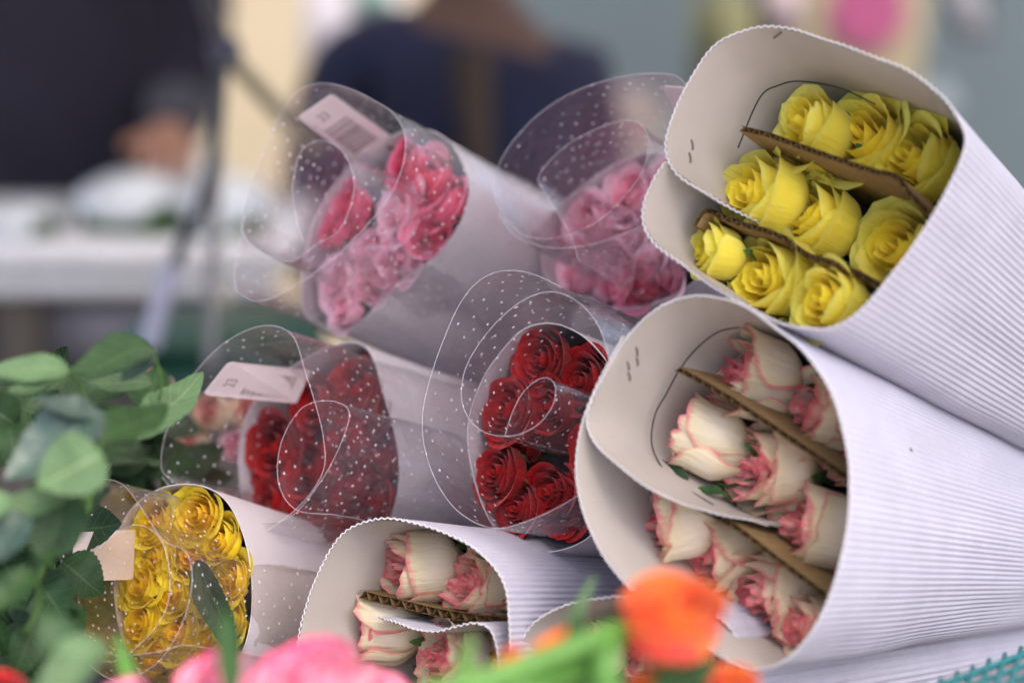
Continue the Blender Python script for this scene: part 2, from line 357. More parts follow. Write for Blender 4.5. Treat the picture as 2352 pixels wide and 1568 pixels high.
def rose_proto(kind, seed, bud, ruff, mat, mat_in, outer=8, opn=0.25, curl=0.3, H=2.1, point=0.0):
    """Unit rose: outer radius 1, axis +Z, base at the origin. Returns [(part name, mesh)]."""
    rng = random.Random(seed); parts = []
    opn *= rng.uniform(.4, 1.7); curl *= rng.uniform(.6, 1.4); ruff *= rng.uniform(.7, 1.35)
    NI = 9
    V = []; F = []; E = []; A = []; C = []
    for k in range(NI):
        f = k/(NI-1)
        v, fc, e, al, ac = petal_geo(rng, (0.08+0.52*f**0.9)*rng.uniform(.9, 1.1), H*(0.93+0.05*math.sin(k*2.1)+rng.uniform(-.035, .035))-0.05*f, (2.4-1.15*f)*rng.uniform(.75, 1.1), k*2.4+rng.uniform(-.7, .7),
                                     -0.30+0.25*f if bud else -0.15+0.2*f, 0.05+0.12*f, ruff*(0.6+0.9*f), tip=0.16, swirl=0.16, nu=13, nv=8)
        b = len(V); V += v; F += [tuple(x+b for x in q) for q in fc]; E += e; A += al; C += ac
    parts.append(('heart', mesh('heart', V, F, PET[mat_in], attrs={'edge': E, 'along': A, 'across': C})))
    for k in range(outer):
        f = (k+1)/outer
        v, fc, e, al, ac = petal_geo(rng, 0.62+0.34*f, H*(0.97-0.10*f*(0 if bud else 1)+rng.uniform(-.05, .03)), rng.uniform(1.05, 1.35), (k+NI)*2.4+rng.uniform(-.35, .35),
                                     (-0.16+0.18*f if bud else opn*f)+rng.uniform(-.05, .07), curl*(0.15+0.85*f**1.3)*rng.uniform(.5, 1.25), ruff, tip=rng.uniform(.22, .34), nu=13, nv=12, point=point)
        parts.append(('petal', mesh('petal', v, fc, PET[mat], attrs={'edge': e, 'along': al, 'across': ac})))
    # calyx: a small urn with sepals
    V = []; F = []
    prof = [(0.10, -0.30), (0.22, -0.24), (0.30, -0.12), (0.30, 0.0), (0.24, 0.05)]
    for (r, z) in prof:
        for q in range(10): a = q*math.pi/5; V.append(Vector((r*math.cos(a), r*math.sin(a), z)))
    for i in range(len(prof)-1):
        for q in range(10): F.append((i*10+q, i*10+(q+1) % 10, (i+1)*10+(q+1) % 10, (i+1)*10+q))
    parts.append(('calyx', mesh('calyx', V, F, M['leaf2'])))
    for k in range(5):
        V = []; a0 = k*2*math.pi/5+rng.uniform(-.2, .2); op = rng.uniform(0.0, 0.12); ln = rng.uniform(0.8, 1.15)
        for j in range(9):
            v = j/8; wd = 0.22*(1-v)**0.8*(0.6+1.2*v) + 0.004
            r = 0.28 + 0.62*min(1, v*1.5)**0.8 + op*v*v; z = -0.05 + ln*v - op*0.9*v*v
            for u in (-1, 0, 1):
                V.append(Vector((r*math.cos(a0)-u*wd*math.sin(a0)-0.04*abs(u)*math.cos(a0), r*math.sin(a0)+u*wd*math.cos(a0), z)))
        parts.append(('sepal', mesh('sepal', V, grid_faces(9, 3), M['leaf2'])))
    V, F = tube([Vector((0, 0, -0.25)), Vector((0.03, 0, -0.7)), Vector((0.0, 0.03, -0.72)), Vector((0.03, 0, -0.75))], 0.10, 7)
    parts.append(('stem', mesh('stem', V, F, M['stem'])))
    return parts
HH = {'yellow': 2.35, 'cream': 2.5, 'creamo': 2.3, 'red': 1.7, 'hot': 1.6, 'pink': 1.6, 'gold': 1.4, 'orange': 1.65, 'rosy': 1.6}
PROTO = {}
for kd, args in dict(
        yellow=dict(bud=False, ruff=0.06, mat='yellow', mat_in='yellow_in', outer=8, opn=0.10, curl=0.40, H=2.35, point=0.03),
        cream=dict(bud=True, ruff=0.17, mat='cream', mat_in='cream_in', outer=7, opn=0.05, curl=0.16, H=2.5),
        creamo=dict(bud=False, ruff=0.20, mat='cream', mat_in='cream_in', outer=8, opn=0.12, curl=0.30, H=2.3),
        red=dict(bud=False, ruff=0.05, mat='red', mat_in='red_in', outer=9, opn=0.28, curl=0.36, H=1.7, point=0.02),
        hot=dict(bud=False, ruff=0.08, mat='hot', mat_in='hot_in', outer=9, opn=0.30, curl=0.35, H=1.6),
        pink=dict(bud=False, ruff=0.09, mat='pink', mat_in='pink_in', outer=9, opn=0.30, curl=0.35, H=1.6),
        gold=dict(bud=False, ruff=0.13, mat='gold', mat_in='gold_in', outer=9, opn=0.32, curl=0.35, H=1.4),
        orange=dict(bud=False, ruff=0.05, mat='orange', mat_in='orange', outer=9, opn=0.06, curl=0.26, H=1.65),
        rosy=dict(bud=False, ruff=0.05, mat='rosy', mat_in='rosy', outer=8, opn=0.14, curl=0.38, H=1.6)).items():
    PROTO[kd] = [rose_proto(kd, 11*s+len(kd)*7, **args) for s in range(5)]
rose_n = 0
def keep_inside(B, top, ax, R, H, ms=1.0, lean=True):
    """Leans a rose until its body lies within its sleeve: real stems are squeezed together."""
    if not hasattr(B, 'rim'): return top, ax
    u = B.a.orthogonal().normalized(); v = B.a.cross(u); cen = B.rcen
    def gap(q):      # signed distance from the wall at the depth of q, and the middle of the sleeve there
        t = 0.0; g = None
        t = max(0.0, (q-B.rcen).dot(B.a)/B.rlen); poly = []
        for p in B.rim:
            e = B.c + B.a*B.rlen + (p-cen-B.a*((p-cen).dot(B.a)))*B.rf
            # the wall line through p reaches q's axial height at its own share of the way
            ap, ae = (p-q).dot(B.a), (e-q).dot(B.a); k = -ap/(ae-ap) if abs(ae-ap) > 1e-6 else 0
            k = max(0.0, k); w_ = p.lerp(e, k)-q; poly.append((w_.dot(u), w_.dot(v)))
        n = len(poly); inside = False; dm = 1e9
        for i in range(n):
            x1, y1 = poly[i]; x2, y2 = poly[(i+1) % n]
            if (y1 > 0) != (y2 > 0) and x1 + (0-y1)*(x2-x1)/(y2-y1) > 0: inside = not inside
            L2 = (x2-x1)**2+(y2-y1)**2; k = max(0, min(1, -(x1*(x2-x1)+y1*(y2-y1))/max(L2, 1e-12)))
            dm = min(dm, math.hypot(x1+k*(x2-x1), y1+k*(y2-y1)))
        cx = sum(p[0] for p in poly)/n; cy = sum(p[1] for p in poly)/n
        return (dm if inside else -dm), u*cx+v*cy
    for it in range(45):
        ok = True
        for fr, mg in ((0.15, 0.80*ms), (0.6, 0.95*ms), (0.95, 0.45*ms)):
            q = top - ax*H*fr*R; g, c = gap(q)
            if g < mg*R:
                ok = False; step = c.normalized()*min(mg*R-g, 0.008)*0.6
                base = top - ax*H*R
                if fr > 0.3: base = base + step*(1.5 if fr > .8 else 1.2); top = top + step*(0 if lean else 0.15 if fr > .8 else .35)
                elif not lean: top = top + step*.8; base = base + step*.8
                ax = (top-base).normalized()
        if ok: break
    return top, ax
def rose(kind, top, axis, R, label, group, spin=None, simple_=False):
    """Places one rose (an Empty with its own petals) so that the middle of its bloom is at 'top'."""
    global rose_n
    rng = random.Random(rose_n*17+5); rose_n += 1
    H = HH[kind]
    _ = {'yellow': 2.35, 'cream': 2.25, 'creamo': 2.0, 'red': 1.7, 'hot': 1.6, 'pink': 1.6, 'gold': 1.4, 'orange': 2.0, 'rosy': 1.9}[kind]
    axis = axis.normalized()
    q = axis.to_track_quat('Z', 'Y') @ Quaternion((0, 0, 1), rng.uniform(0, 6.28) if spin is None else spin)
    e = empty('rose', top - axis*H*0.93*R, q, R)
    setp(e, label, 'rose', group)
    for nm, me in PROTO[kind][rng.randrange(5)]:
        ob(nm, me, e)
    return e

# ------------------------------------------------------------------ sleeves
def rim_points(B, pts, n, closed=False):
    return crom([B.at(p[0], p[1], p[2] if len(p) > 2 else 0.0) for p in pts], n, closed)
def station(p, B, t, length, f, cen, sag=0.0):
    e = B.c + B.a*length + (p - cen - B.a*((p-cen).dot(B.a)))*f
    q = p.lerp(e, t)
    return q
def corrugated_sleeve(B, pts, length, f, label, staples=(), pen=None, period=0.0043, amp=0.0011, nT=16, group='white corrugated flower sleeves'):
    T = Thing('flower_sleeve', B.c + B.a*length*0.5, label, 'flower sleeve', group)
    rough_, Ltot = rim_points(B, pts, 60)
    per = int(Ltot/period); n = per*8+1
    rim, _ = rim_points(B, pts, n)
    cen = sum(rim, Vector())/n
    B.rim = rim_points(B, [p for p in pts if len(p) < 3 or p[2] < .002], 60)[0]; B.rcen = cen; B.rlen = length; B.rf = f
    orient = sum(((rim[i]-cen).cross(rim[i+1]-cen) for i in range(n-1)), Vector()).dot(B.a)
    sg = 1 if orient > 0 else -1
    V = []; W = []; 
    for i, p in enumerate(rim):
        tg = (rim[min(i+4, n-1)] - rim[max(i-4, 0)]).normalized()
        nr = tg.cross(B.a)*sg; nr.normalize()
        jit = 0.0006*noise.noise(Vector((i*0.02, 0, 1)))
        h = amp*(1-math.cos(2*math.pi*i/8))/2*1.0
        for j in range(nT):
            t = (j/(nT-1))**1.15
            a = station(p, B, t, length, f, cen)
            dent = (0.0030*noise.noise(Vector((i/n*8, t*3, B.cx*0.01))) + 0.0016*noise.noise(Vector((i/n*30, t*7, B.cy*0.01))))*min(1, t*6+0.12)
            crush = 0.55+0.45*min(1, max(0, noise.noise(Vector((i/n*26, t*10, 7.7)))*3+1.3))
            V.append(a + nr*(dent - 0.0002)); W.append(a + nr*(h*crush + dent + 0.0003 + jit))
    T.part('liner', V, grid_faces(n, nT), M['liner'])
    T.part('fluting', W, grid_faces(n, nT), M['flute'])
    edge = [W[i*nT] for i in range(0, n)]
    Vt, Ft = tube(edge, 0.00042, 4); T.part('cut_edge', Vt, Ft, M['edge'])
    for (a, b) in staples:
        p = [B.at(a[0], a[1], a[2]), B.at(b[0], b[1], b[2])]
        toc = -B.n*0.0012
        pm = (p[0]+p[1])/2 + (D(0.3, 0.2, 1))*0.0012
        Vt, Ft = tube([p[0], pm, p[1]], 0.0007, 5)
        T.part('staple', Vt, Ft, M['steel'])
    if pen:
        for line in pen:
            c, _ = crom([B.at(*q) for q in line], 40)
            Vt, Ft = tube(c, 0.0005, 5); T.part('pen_line', Vt, Ft, M['ink'])
    return T
def divider(B, pts, depth, label, width_in=0.0, group='brown corrugated dividers between the rows of roses', thick=0.0034, period=0.0068, nT=3):
    """Double-faced corrugated board: two liners with a wavy medium between."""
    edge, L = rim_points(B, pts, 80)
    per = int(L/period); n = per*10+1
    edge, L = rim_points(B, pts, n)
    T = Thing('cardboard_divider', edge[n//2]+B.a*depth*0.5, label, 'cardboard divider', group)
    V = [[], [], []]
    for i, p in enumerate(edge):
        tg = (edge[min(i+4, n-1)]-edge[max(i-4, 0)]).normalized(); nr = tg.cross(B.a).normalized()
        h = (0, thick*(1-math.cos(2*math.pi*i/10))/2, thick)
        for k in range(3):
            for j in range(nT):
                V[k].append(p + B.a*(depth*j/(nT-1)) + nr*(h[k] + (0.0001 if k == 0 else -0.0001 if k == 2 else 0)))
    T.part('liner', V[0], grid_faces(n, nT), M['kraft'])
    T.part('fluting', V[1], grid_faces(n, nT), M['kraft_dark'])
    T.part('liner', V[2], grid_faces(n, nT), M['kraft'])
    return T
def paper_cone(B, pts, length, f, label, group='pale paper cones round the roses', closed=True, ruf=0.001):
    T = Thing('paper_wrap', B.c + B.a*length*0.5, label, 'paper wrap', group)
    n = 140; nT = 20
    rim, L = rim_points(B, pts, n, closed)
    cen = sum(rim, Vector())/n; V = []; W = []; uv = []
    B.rim = rim[::3]; B.rcen = cen; B.rlen = length; B.rf = f
    orient = sum(((rim[i]-cen).cross(rim[i+1]-cen) for i in range(n-1)), Vector()).dot(B.a); sg = 1 if orient > 0 else -1
    for i, p in enumerate(rim):
        if closed and i == n-1: p = rim[0]
        tg = (rim[(i+2) % n if closed else min(i+2, n-1)]-rim[i-2 if closed else max(i-2, 0)]).normalized(); nr = (tg.cross(B.a)*sg).normalized()
        ii = 0 if (closed and i == n-1) else i
        for j in range(nT):
            t = j/(nT-1); a = station(p, B, t, length, f, cen)
            an = 2*math.pi*ii/(n-1)
            d = 0.0035*noise.noise(Vector((math.cos(an)*1.6, math.sin(an)*1.6, t*2.5+B.cy*0.01)))*min(1, t*5)
            V.append(a + nr*d); W.append(a+nr*(d+0.0006)); uv.append((L*i/n, t*length))
    T.part('sheet', V, grid_faces(n, nT), M['paper'], uv=uv)
    Vt, Ft = tube(rim, 0.0005, 5); T.part('folded_edge', Vt, Ft, M['paper'])
    return T
def film_sleeve(B, pts, length, f, label, mat='film', off=0.0, group='dotted clear film wraps round the paper cones', inner=0.35, inner_len=0.3, closed=False, corner=None, hem=0.00019):
    """Film rim may be a spiral: its first 'inner' share reaches only inner_len down the axis."""
    T = Thing('cellophane_wrap', B.c, label, 'cellophane wrap', group)
    n = 240; nT = 44
    rim, L = rim_points(B, [(p[0], p[1], off+(p[2] if len(p) > 2 else 0)) for p in pts], n, closed)
    io = int(n*inner); outer = rim[io:] if inner else rim
    cen = sum(outer, Vector())/len(outer); V = []; uv = []
    full = length - off
    for i, p in enumerate(rim):
        s = i/(n-1)
        g = 0 if inner <= 0 else min(1, max(0, (s-inner*0.6)/(inner*0.8))); g = g*g*(3-2*g)
        ln = inner_len + (1-inner_len)*g if inner else 1
        for j in range(nT):
            t = j/(nT-1)*ln
            a = station(p, B, t, length, f, cen)
            an = s*2*math.pi if closed else s*5
            rr = (a-cen); rr = rr - B.a*rr.dot(B.a)
            d = 0.004*noise.noise(Vector((math.cos(an)*2+s, math.sin(an)*2, t*5+B.cx*0.01)))*min(1, t*8)
            g1 = noise.noise(Vector((math.cos(an)*5+B.cy*.01, math.sin(an)*5, t*9))); g2 = noise.noise(Vector((math.cos(an)*9, math.sin(an)*9+3, t*22)))
            d += (0.0028*(0.35-abs(g1)*1.6) + 0.0012*(0.3-abs(g2)*1.4))*min(1, t*10) + 0.0035*min(1, max(0, t*6-1))
            V.append(a + rr.normalized()*d); uv.append((L*s, full*t))
    T.part('film', V, grid_faces(n, nT), M[mat], uv=uv)
    Vt, Ft = tube(rim, hem, 5); T.part('cut_edge', Vt, Ft, M['hem'])
    if inner:      # the free side edge of the rolled sheet
        side = [V[j] for j in range(nT)]
        Vt, Ft = tube(side, hem*0.8, 5); T.part('side_edge', Vt, Ft, M['hem'])
    return T

BOXG = 'white corrugated flower sleeves'
# ---- A: yellow roses, upper right, nearest of the large sleeves
A = Bundle(1850, 410, 1.40, (0.58, -0.33, -0.745), (0.40, -0.28, -0.87))
corrugated_sleeve(A, [(1748, 512, .045), (1700, 487, .03), (1640, 452, .015), (1585, 420, .005), (1550, 390), (1532, 350), (1537, 300), (1560, 235), (1598, 165), (1645, 105), (1700, 75), (1760, 63),
    (1830, 73), (1900, 95), (1990, 127), (2080, 163), (2140, 206), (2185, 255), (2214, 310), (2205, 365), (2170, 440), (2110, 540), (2040, 635), (1975, 710), (1915, 748), (1860, 752), (1790, 738),
    (1720, 702), (1640, 655), (1560, 600), (1505, 556), (1480, 510), (1483, 460), (1505, 410), (1530, 372)], 0.52, 0.56,
    'open ribbed white sleeve full of yellow roses at the upper right', 
    staples=[((1777, 88, .004), (1795, 74, .004)), ((1588, 322, .004), (1591, 345, .004)), ((1583, 352, .004), (1586, 374, .004))],
    pen=[[(1695, 340, .045), (1745, 225, .045), (1790, 196, .045), (1840, 187, .045), (1930, 203, .045), (2010, 240, .05)]])
divider(A, [(1697, 300, .025), (1760, 315, .025), (1830, 340, .025), (1910, 368, .025), (2000, 398, .025), (2052, 410, .025), (2085, 450, .025), (2130, 495, .025)], 0.10,
    'bent brown divider under the top row of yellow roses')
divider(A, [(1600, 520, .028), (1622, 490, .028), (1660, 505, .028), (1700, 520, .028), (1780, 545, .028), (1850, 590, .028), (1905, 608, .028), (1960, 630, .028), (2005, 655, .028)], 0.10,
    'curled brown divider above the bottom row of yellow roses')
def rs(B, kind, lst, group, off=0.06, tilt=(-.30, .06, -.30), sc=1.22, mg=.95, lean=True):
    for it in lst:
        px, py, r, lab = it[:4]; o = off + (it[4] if len(it) > 4 else 0); kd = it[5] if len(it) > 5 else kind
        p = B.at(px, py, o); rg = random.Random(px*3+py)
        ax = -B.a + CR @ Vector((tilt[0]+rg.uniform(-.14, .14), tilt[1]+rg.uniform(-.14, .14), tilt[2]+rg.uniform(-.15, .15)))
        R = sc*r*K*B.depth(p)
        p, ax = keep_inside(B, p, ax.normalized(), R, HH[kd], mg, lean)
        rose(kd, p, ax, R, lab, group)
rs(A, 'yellow', [
    (1822, 272, 70, 'yellow rose with two split outer petals, first of the top row in the sleeve', -0.012),
    (1950, 290, 84, 'broad yellow rose in the middle of the top row in the white sleeve'),
    (2068, 345, 76, 'pale yellow rose at the right end of the top row against the sleeve wall'),
    (1690, 432, 78, 'yellow rose with greenish outer petals, first of the middle row', -0.01),
    (1825, 478, 78, 'long yellow rose in the middle of the middle row'),
    (2030, 560, 84, 'bright yellow rose at the right end of the middle row'),
    (1600, 572, 52, 'small green tinged yellow rosebud at the left end of the bottom row', -0.02),
    (1725, 630, 78, 'yellow rose with ragged pointed petals in the middle of the bottom row', -0.015),
    (1868, 678, 68, 'large bright yellow rose in the bottom row cut by the front rim', -0.03),
    (2100, 590, 42, 'yellow petals of a rose peeking over the front rim beside the middle row', 0.0)],
    'yellow roses in the upper white sleeve', 0.055, (-.18, .04, -.16), sc=1.28)

# ---- B: large cream and pink roses sleeve
B_ = Bundle(1640, 1105, 1.38, (0.62, -0.14, -0.77), (0.42, -0.12, -0.90))
corrugated_sleeve(B_, [(1765, 1205, .05), (1715, 1190, .035), (1650, 1178, .02), (1570, 1155, .01), (1490, 1118, .003), (1420, 1065), (1375, 1025), (1352, 985), (1352, 950), (1368, 905), (1395, 850), (1430, 790), (1480, 735),
    (1530, 700), (1590, 683), (1650, 685), (1710, 705), (1780, 755), (1840, 805), (1890, 870), (1925, 950), (1945, 1040), (1950, 1110), (1945, 1200), (1922, 1310), (1890, 1400),
    (1850, 1465), (1800, 1515), (1745, 1532), (1690, 1520), (1620, 1480), (1540, 1420), (1460, 1360), (1395, 1285), (1350, 1200), (1328, 1120), (1326, 1050), (1340, 970), (1375, 880), (1432, 772)], 0.52, 0.43,
    'large ribbed white sleeve of pink edged cream roses under the yellow one', amp=0.0007,
    staples=[((1461, 798, .004), (1464, 818, .004)), ((1462, 822, .004), (1465, 840, .004)), ((1441, 832, .004), (1445, 850, .004)), ((1443, 855, .004), (1447, 875, .004))],
    pen=[[(1700, 752, .045), (1650, 762, .045), (1600, 800, .045), (1560, 850, .045), (1530, 905, .045), (1505, 950, .045), (1496, 1010, .045), (1510, 1055, .045), (1545, 1100, .045), (1640, 1160, .045)]])
divider(B_, [(1548, 850, .03), (1600, 878, .03), (1680, 925, .03), (1770, 985, .03), (1860, 1045, .03), (1945, 1104, .032)], 0.10, 'straight brown divider under the top row of cream roses')
divider(B_, [(1590, 1165, .032), (1680, 1212, .032), (1770, 1280, .032), (1850, 1340, .032), (1895, 1375, .034)], 0.10, 'straight brown divider above the bottom row of cream roses')
rs(B_, 'cream', [
    (1672, 850, 76, 'shaded cream rose with frilly pink heart at the start of the top row'),
    (1828, 935, 80, 'rose with deep pink heart and greenish frill in the middle of the top row', 0, 'creamo'),
    (1935, 1035, 62, 'pink rose at the end of the top row cut off by the sleeve rim', 0.01),
    (1560, 985, 66, 'cream rosebud with dark pink frilled tip at the start of the middle row'),
    (1700, 1070, 76, 'pale green rose with small pink heart in the middle of the large sleeve', 0, 'creamo'),
    (1812, 1195, 76, 'cream rosebud with vivid pink frill at the end of the middle row'),
    (1925, 1300, 58, 'peach tinted rose peeking over the front rim under the middle row', 0.01, 'creamo'),
    (1490, 1205, 68, 'cream rose edged in pink at the start of the bottom row', -0.01),
    (1590, 1275, 74, 'plump cream rose half hidden behind the blurred orange rose'),
    (1715, 1385, 78, 'white and cream rose with red frill just right of the blurred orange rose'),
    (1812, 1432, 56, 'greenish rose with a tight pink heart, lowest in the large sleeve', -0.01, 'creamo')],
    'cream roses with pink edges in the large white sleeve', 0.06, sc=1.36)

# ---- C: small sleeve in sharp focus, bottom middle
C_ = Bundle(935, 1400, 1.46, (0.62, -0.09, -0.78), (0.35, -0.10, -0.93))
corrugated_sleeve(C_, [(868, 1418, .03), (905, 1430, .02), (950, 1445, .012), (1000, 1452, .006), (1050, 1440, .004), (1090, 1434, .004), (1125, 1448, .006), (1140, 1500, .008), (1135, 1560, .01), (1090, 1610, .01), (1000, 1640), (880, 1650), (760, 1640), (700, 1590),
    (686, 1520), (690, 1450), (705, 1390), (730, 1320), (765, 1255), (800, 1218), (850, 1198), (905, 1195), (970, 1210), (1030, 1230), (1090, 1262), (1135, 1305), (1160, 1355), (1167, 1420), (1168, 1500), (1160, 1580), (1120, 1650), (1040, 1690), (960, 1700)], 0.50, 0.55,
    'small ribbed white sleeve with sharp scalloped rim in front of the red roses', period=0.0040)
divider(C_, [(822, 1372, .035), (870, 1385, .035), (930, 1398, .035), (1000, 1415, .035), (1080, 1428, .035), (1190, 1440, .04)], 0.12, 'brown divider with open flutes inside the small white sleeve', thick=0.0052, period=0.0078)
rs(C_, 'cream', [
    (895, 1305, 70, 'peach cream rose with a red edged tip, first in the small sleeve'),
    (1050, 1335, 60, 'cream rose with open orange pink heart in the middle of the small sleeve', 0, 'creamo'),
    (1140, 1350, 50, 'green edged cream rose pressed against the rim of the small sleeve', 0.01, 'creamo'),
    (815, 1440, 62, 'soft pink rose with ragged petals under the divider of the small sleeve', 0.01),
    (985, 1500, 66, 'peach rose with a frilled crown below the white flap', -0.005, 'creamo'),
    (1100, 1500, 50, 'small green and pink rose behind the curled white flap', 0.02, 'creamo')],
    'cream roses with pink edges in the small white sleeve', 0.04, sc=1.34)

# ---- D: fourth sleeve, mostly behind the foreground flowers
D_ = Bundle(1450, 1560, 1.42, (0.66, -0.02, -0.75), (0.35, -0.12, -0.93))
corrugated_sleeve(D_, [(1190, 1640), (1180, 1560), (1195, 1485), (1230, 1430), (1290, 1395), (1360, 1378), (1440, 1372), (1530, 1375), (1620, 1400), (1680, 1450), (1710, 1530), (1715, 1620), (1690, 1700), (1600, 1750), (1450, 1760), (1300, 1740), (1215, 1690)], 0.56, 0.75,
    'ribbed white sleeve mostly hidden behind the blurred orange rose', period=0.0043)
rs(D_, 'cream', [(1330, 1490, 55, 'cream rose glimpsed between the orange buds in the hidden sleeve', 0, 'creamo'), (1640, 1530, 60, 'greenish cream rose under the lower right of the blurred orange rose', 0, 'creamo'),
    (1450, 1500, 60, 'cream rosebud behind the green stems in the hidden sleeve')], 'cream roses in the hidden sleeve', 0.05)

# ---- cellophane bundles
FG = 'dotted clear film wraps round the paper cones'
def card(B, q, off, label, number='23', flip=False):
    """A thin card with printed barcode and number; q = four corners in order: outer-left, outer-right, inner-right, inner-left."""
    c = [B.at(x, y, o) for x, y, o in q]
    T = Thing('hang_tag', sum(c, Vector())/4, label, 'card tag', 'white barcode tags stuck in the bouquets')
    nr = (c[1]-c[0]).cross(c[3]-c[0]).normalized()
    if nr.dot(Vector((0, 0, CAM_H))-c[0]) < 0: nr = -nr
    def pt(u, v, h=0.0): return c[0].lerp(c[1], u).lerp(c[3].lerp(c[2], u), v) + nr*h
    V = []; F = []
    cs = [(0.06, 0), (0.94, 0), (1, 0.04), (1, 1), (0, 1), (0, 0.04)]
    for h in (0, 0.0004): V += [pt(u, v, h) for u, v in cs]
    F += [(5, 4, 3, 2, 1, 0), (6, 7, 8, 9, 10, 11)] + [(i, (i+1) % 6, (i+1) % 6+6, i+6) for i in range(6)]
    T.part('card', V, F, M['card'], smooth=False)
    rg = random.Random(B.cx); v = 0.36; k = 0
    V = []; F = []
    while v < 0.86:
        wv = rg.choice([0.010, 0.016, 0.024]); b = len(V)
        V += [pt(0.12, v, .0007), pt(0.78, v, .0007), pt(0.78, v+wv, .0007), pt(0.12, v+wv, .0007)]; F.append((b, b+1, b+2, b+3)); v += wv + rg.choice([0.012, 0.02])
    if number: T.part('barcode', V, F, M['print_'], smooth=False)
    if number:
        cu = bpy.data.curves.new('number', 'FONT'); cu.body = number; cu.size = 1.0; cu.align_x = 'CENTER'; cu.align_y = 'CENTER'
        to = bpy.data.objects.new('tmp', cu); COL.objects.link(to); bpy.context.view_layer.update()
        me = bpy.data.meshes.new_from_object(to.evaluated_get(bpy.context.evaluated_depsgraph_get())); bpy.data.objects.remove(to); bpy.data.curves.remove(cu)
        me.materials.clear(); me.materials.append(M['print_'])
        for vx in me.vertices:
            x, y = vx.co.x, vx.co.y
            p = pt(0.42 + x*0.26*(-1 if flip else 1), 0.19 - y*0.17, .0007) - T.loc
            vx.co = p
        ob('printed_number', me, T.o)
    return T
# E: deep pink, upper left
E_ = Bundle(885, 530, 1.66, (0.60, -0.30, -0.74), (0.50, -0.20, -0.84))
paper_cone(E_, [(693, 680), (700, 590), (730, 490), (780, 410), (845, 345), (920, 305), (985, 300), (1040, 335), (1075, 410), (1072, 470), (1045, 535), (985, 600), (915, 650), (865, 705), (820, 745), (785, 760), (735, 745), (700, 720)], 0.50, 1.0,
    'pale paper cone of deep pink roses at the upper left of the pile')
rs(E_, 'hot', [
    (915, 368, 46, 'magenta rose at the top edge of the upper left bouquet beside a green leaf'),
    (785, 470, 50, 'magenta rose alone under the small coil of film in the upper left bouquet'),
    (755, 520, 40, 'dark pink rose low at the back wall of the upper left paper cone'),
    (970, 402, 52, 'coral pink rose seen through the bright film fold of the upper left bouquet'),
    (1000, 455, 55, 'pink rose at the right side of the upper left paper cone'),
    (990, 530, 50, 'vivid pink rose at the lower right edge of the upper left paper cone', -0.004),
    (900, 480, 58, 'pink rose behind the large film coil in the upper left bouquet', 0, 'pink'),
    (950, 560, 60, 'large coral rose in the centre of the upper left bouquet', 0, 'pink'),
    (830, 575, 58, 'hazy pink rose inside the pale ring of the upper left bouquet', 0, 'pink'),
    (905, 625, 56, 'light pink rose at the front rim of the upper left paper cone', -0.004, 'pink'),
    (765, 640, 56, 'pale pink rose at the left of the upper left paper cone', -0.004, 'pink'),
    (835, 680, 55, 'light pink rose by the front fold of the upper left bouquet', -0.004, 'pink'),
    (770, 715, 45, 'salmon pink rose lowest in the upper left paper cone', -0.004, 'pink')],
    'pink roses in the upper left film bouquet', -0.002, (-.1, 0, -.05), sc=1.14, mg=1.12, lean=False)
card(E_, [(683, 270, -.07), (762, 215, -.07), (905, 318, .005), (820, 372, .005)], 0, 'white tag with number and barcode standing in the upper left pink bouquet', '23')
film_sleeve(E_, [(700, 560), (680, 500), (672, 430), (690, 350), (735, 324), (785, 345), (812, 410), (806, 470), (778, 530), (730, 560), (660, 600), (575, 560), (555, 500), (585, 400), (630, 290), (680, 215), (735, 192), (800, 203), (860, 232), (905, 262), (930, 315), (925, 380), (895, 450), (840, 520), (770, 590), (690, 650), (610, 690), (555, 680), (538, 640), (548, 570), (565, 490)], 0.52, 1.06,
    'film wrap with bright folds round the upper left pink bouquet', off=-0.085, inner=0.32, inner_len=0.16)
# F: pink, upper middle
F_ = Bundle(1430, 545, 1.66, (0.58, -0.28, -0.76), (0.45, -0.22, -0.86))
paper_cone(F_, [(1243, 590), (1250, 520), (1290, 470), (1350, 420), (1420, 375), (1500, 350), (1580, 370), (1640, 440), (1650, 540), (1620, 620), (1570, 665), (1500, 698), (1440, 708), (1390, 703), (1350, 680), (1320, 678), (1275, 665), (1250, 630)], 0.48, 0.62,
    'pale paper cone of bright pink roses beside the yellow rose sleeve')
rs(F_, 'pink', [
    (1435, 430, 60, 'bright pink rose at the top of the bouquet beside the yellow sleeve'),
    (1330, 505, 56, 'clear pink rose at the upper left of the middle pink bouquet', 0, 'pink'),
    (1405, 545, 56, 'lilac pink rose under the film fold in the middle pink bouquet'),
    (1280, 560, 44, 'crimson pink rose at the far left edge of the middle pink bouquet', 0.01, 'hot'),
    (1510, 405, 44, 'coral rose touching the scalloped rim of the yellow sleeve', 0.0, 'pink'),
    (1500, 480, 56, 'pink rose partly hidden behind the yellow sleeve rim'),
    (1290, 620, 55, 'round pink rose at the lower left of the middle pink bouquet'),
    (1385, 640, 60, 'large wavy pink rose low in the middle pink bouquet'),
    (1460, 590, 52, 'rose pink bloom near the centre right of the middle pink bouquet'),
    (1525, 560, 46, 'pink rose tucked against the lower rim of the yellow sleeve'),
    (1455, 685, 46, 'crimson rose at the bottom edge of the middle pink bouquet', -0.004, 'hot'),
    (1515, 660, 52, 'glossy pink rose at the lower right of the middle pink bouquet', -0.004)],
    'pink roses in the upper middle film bouquet', -0.002, (-.1, 0, -.05), sc=1.14, mg=1.12, lean=False)
card(F_, [(1522, 196, -.09), (1610, 205, -.09), (1650, 330, .0), (1575, 310, .0)], 0, 'corner of a white tag beside the upper rim of the yellow sleeve', 'F')
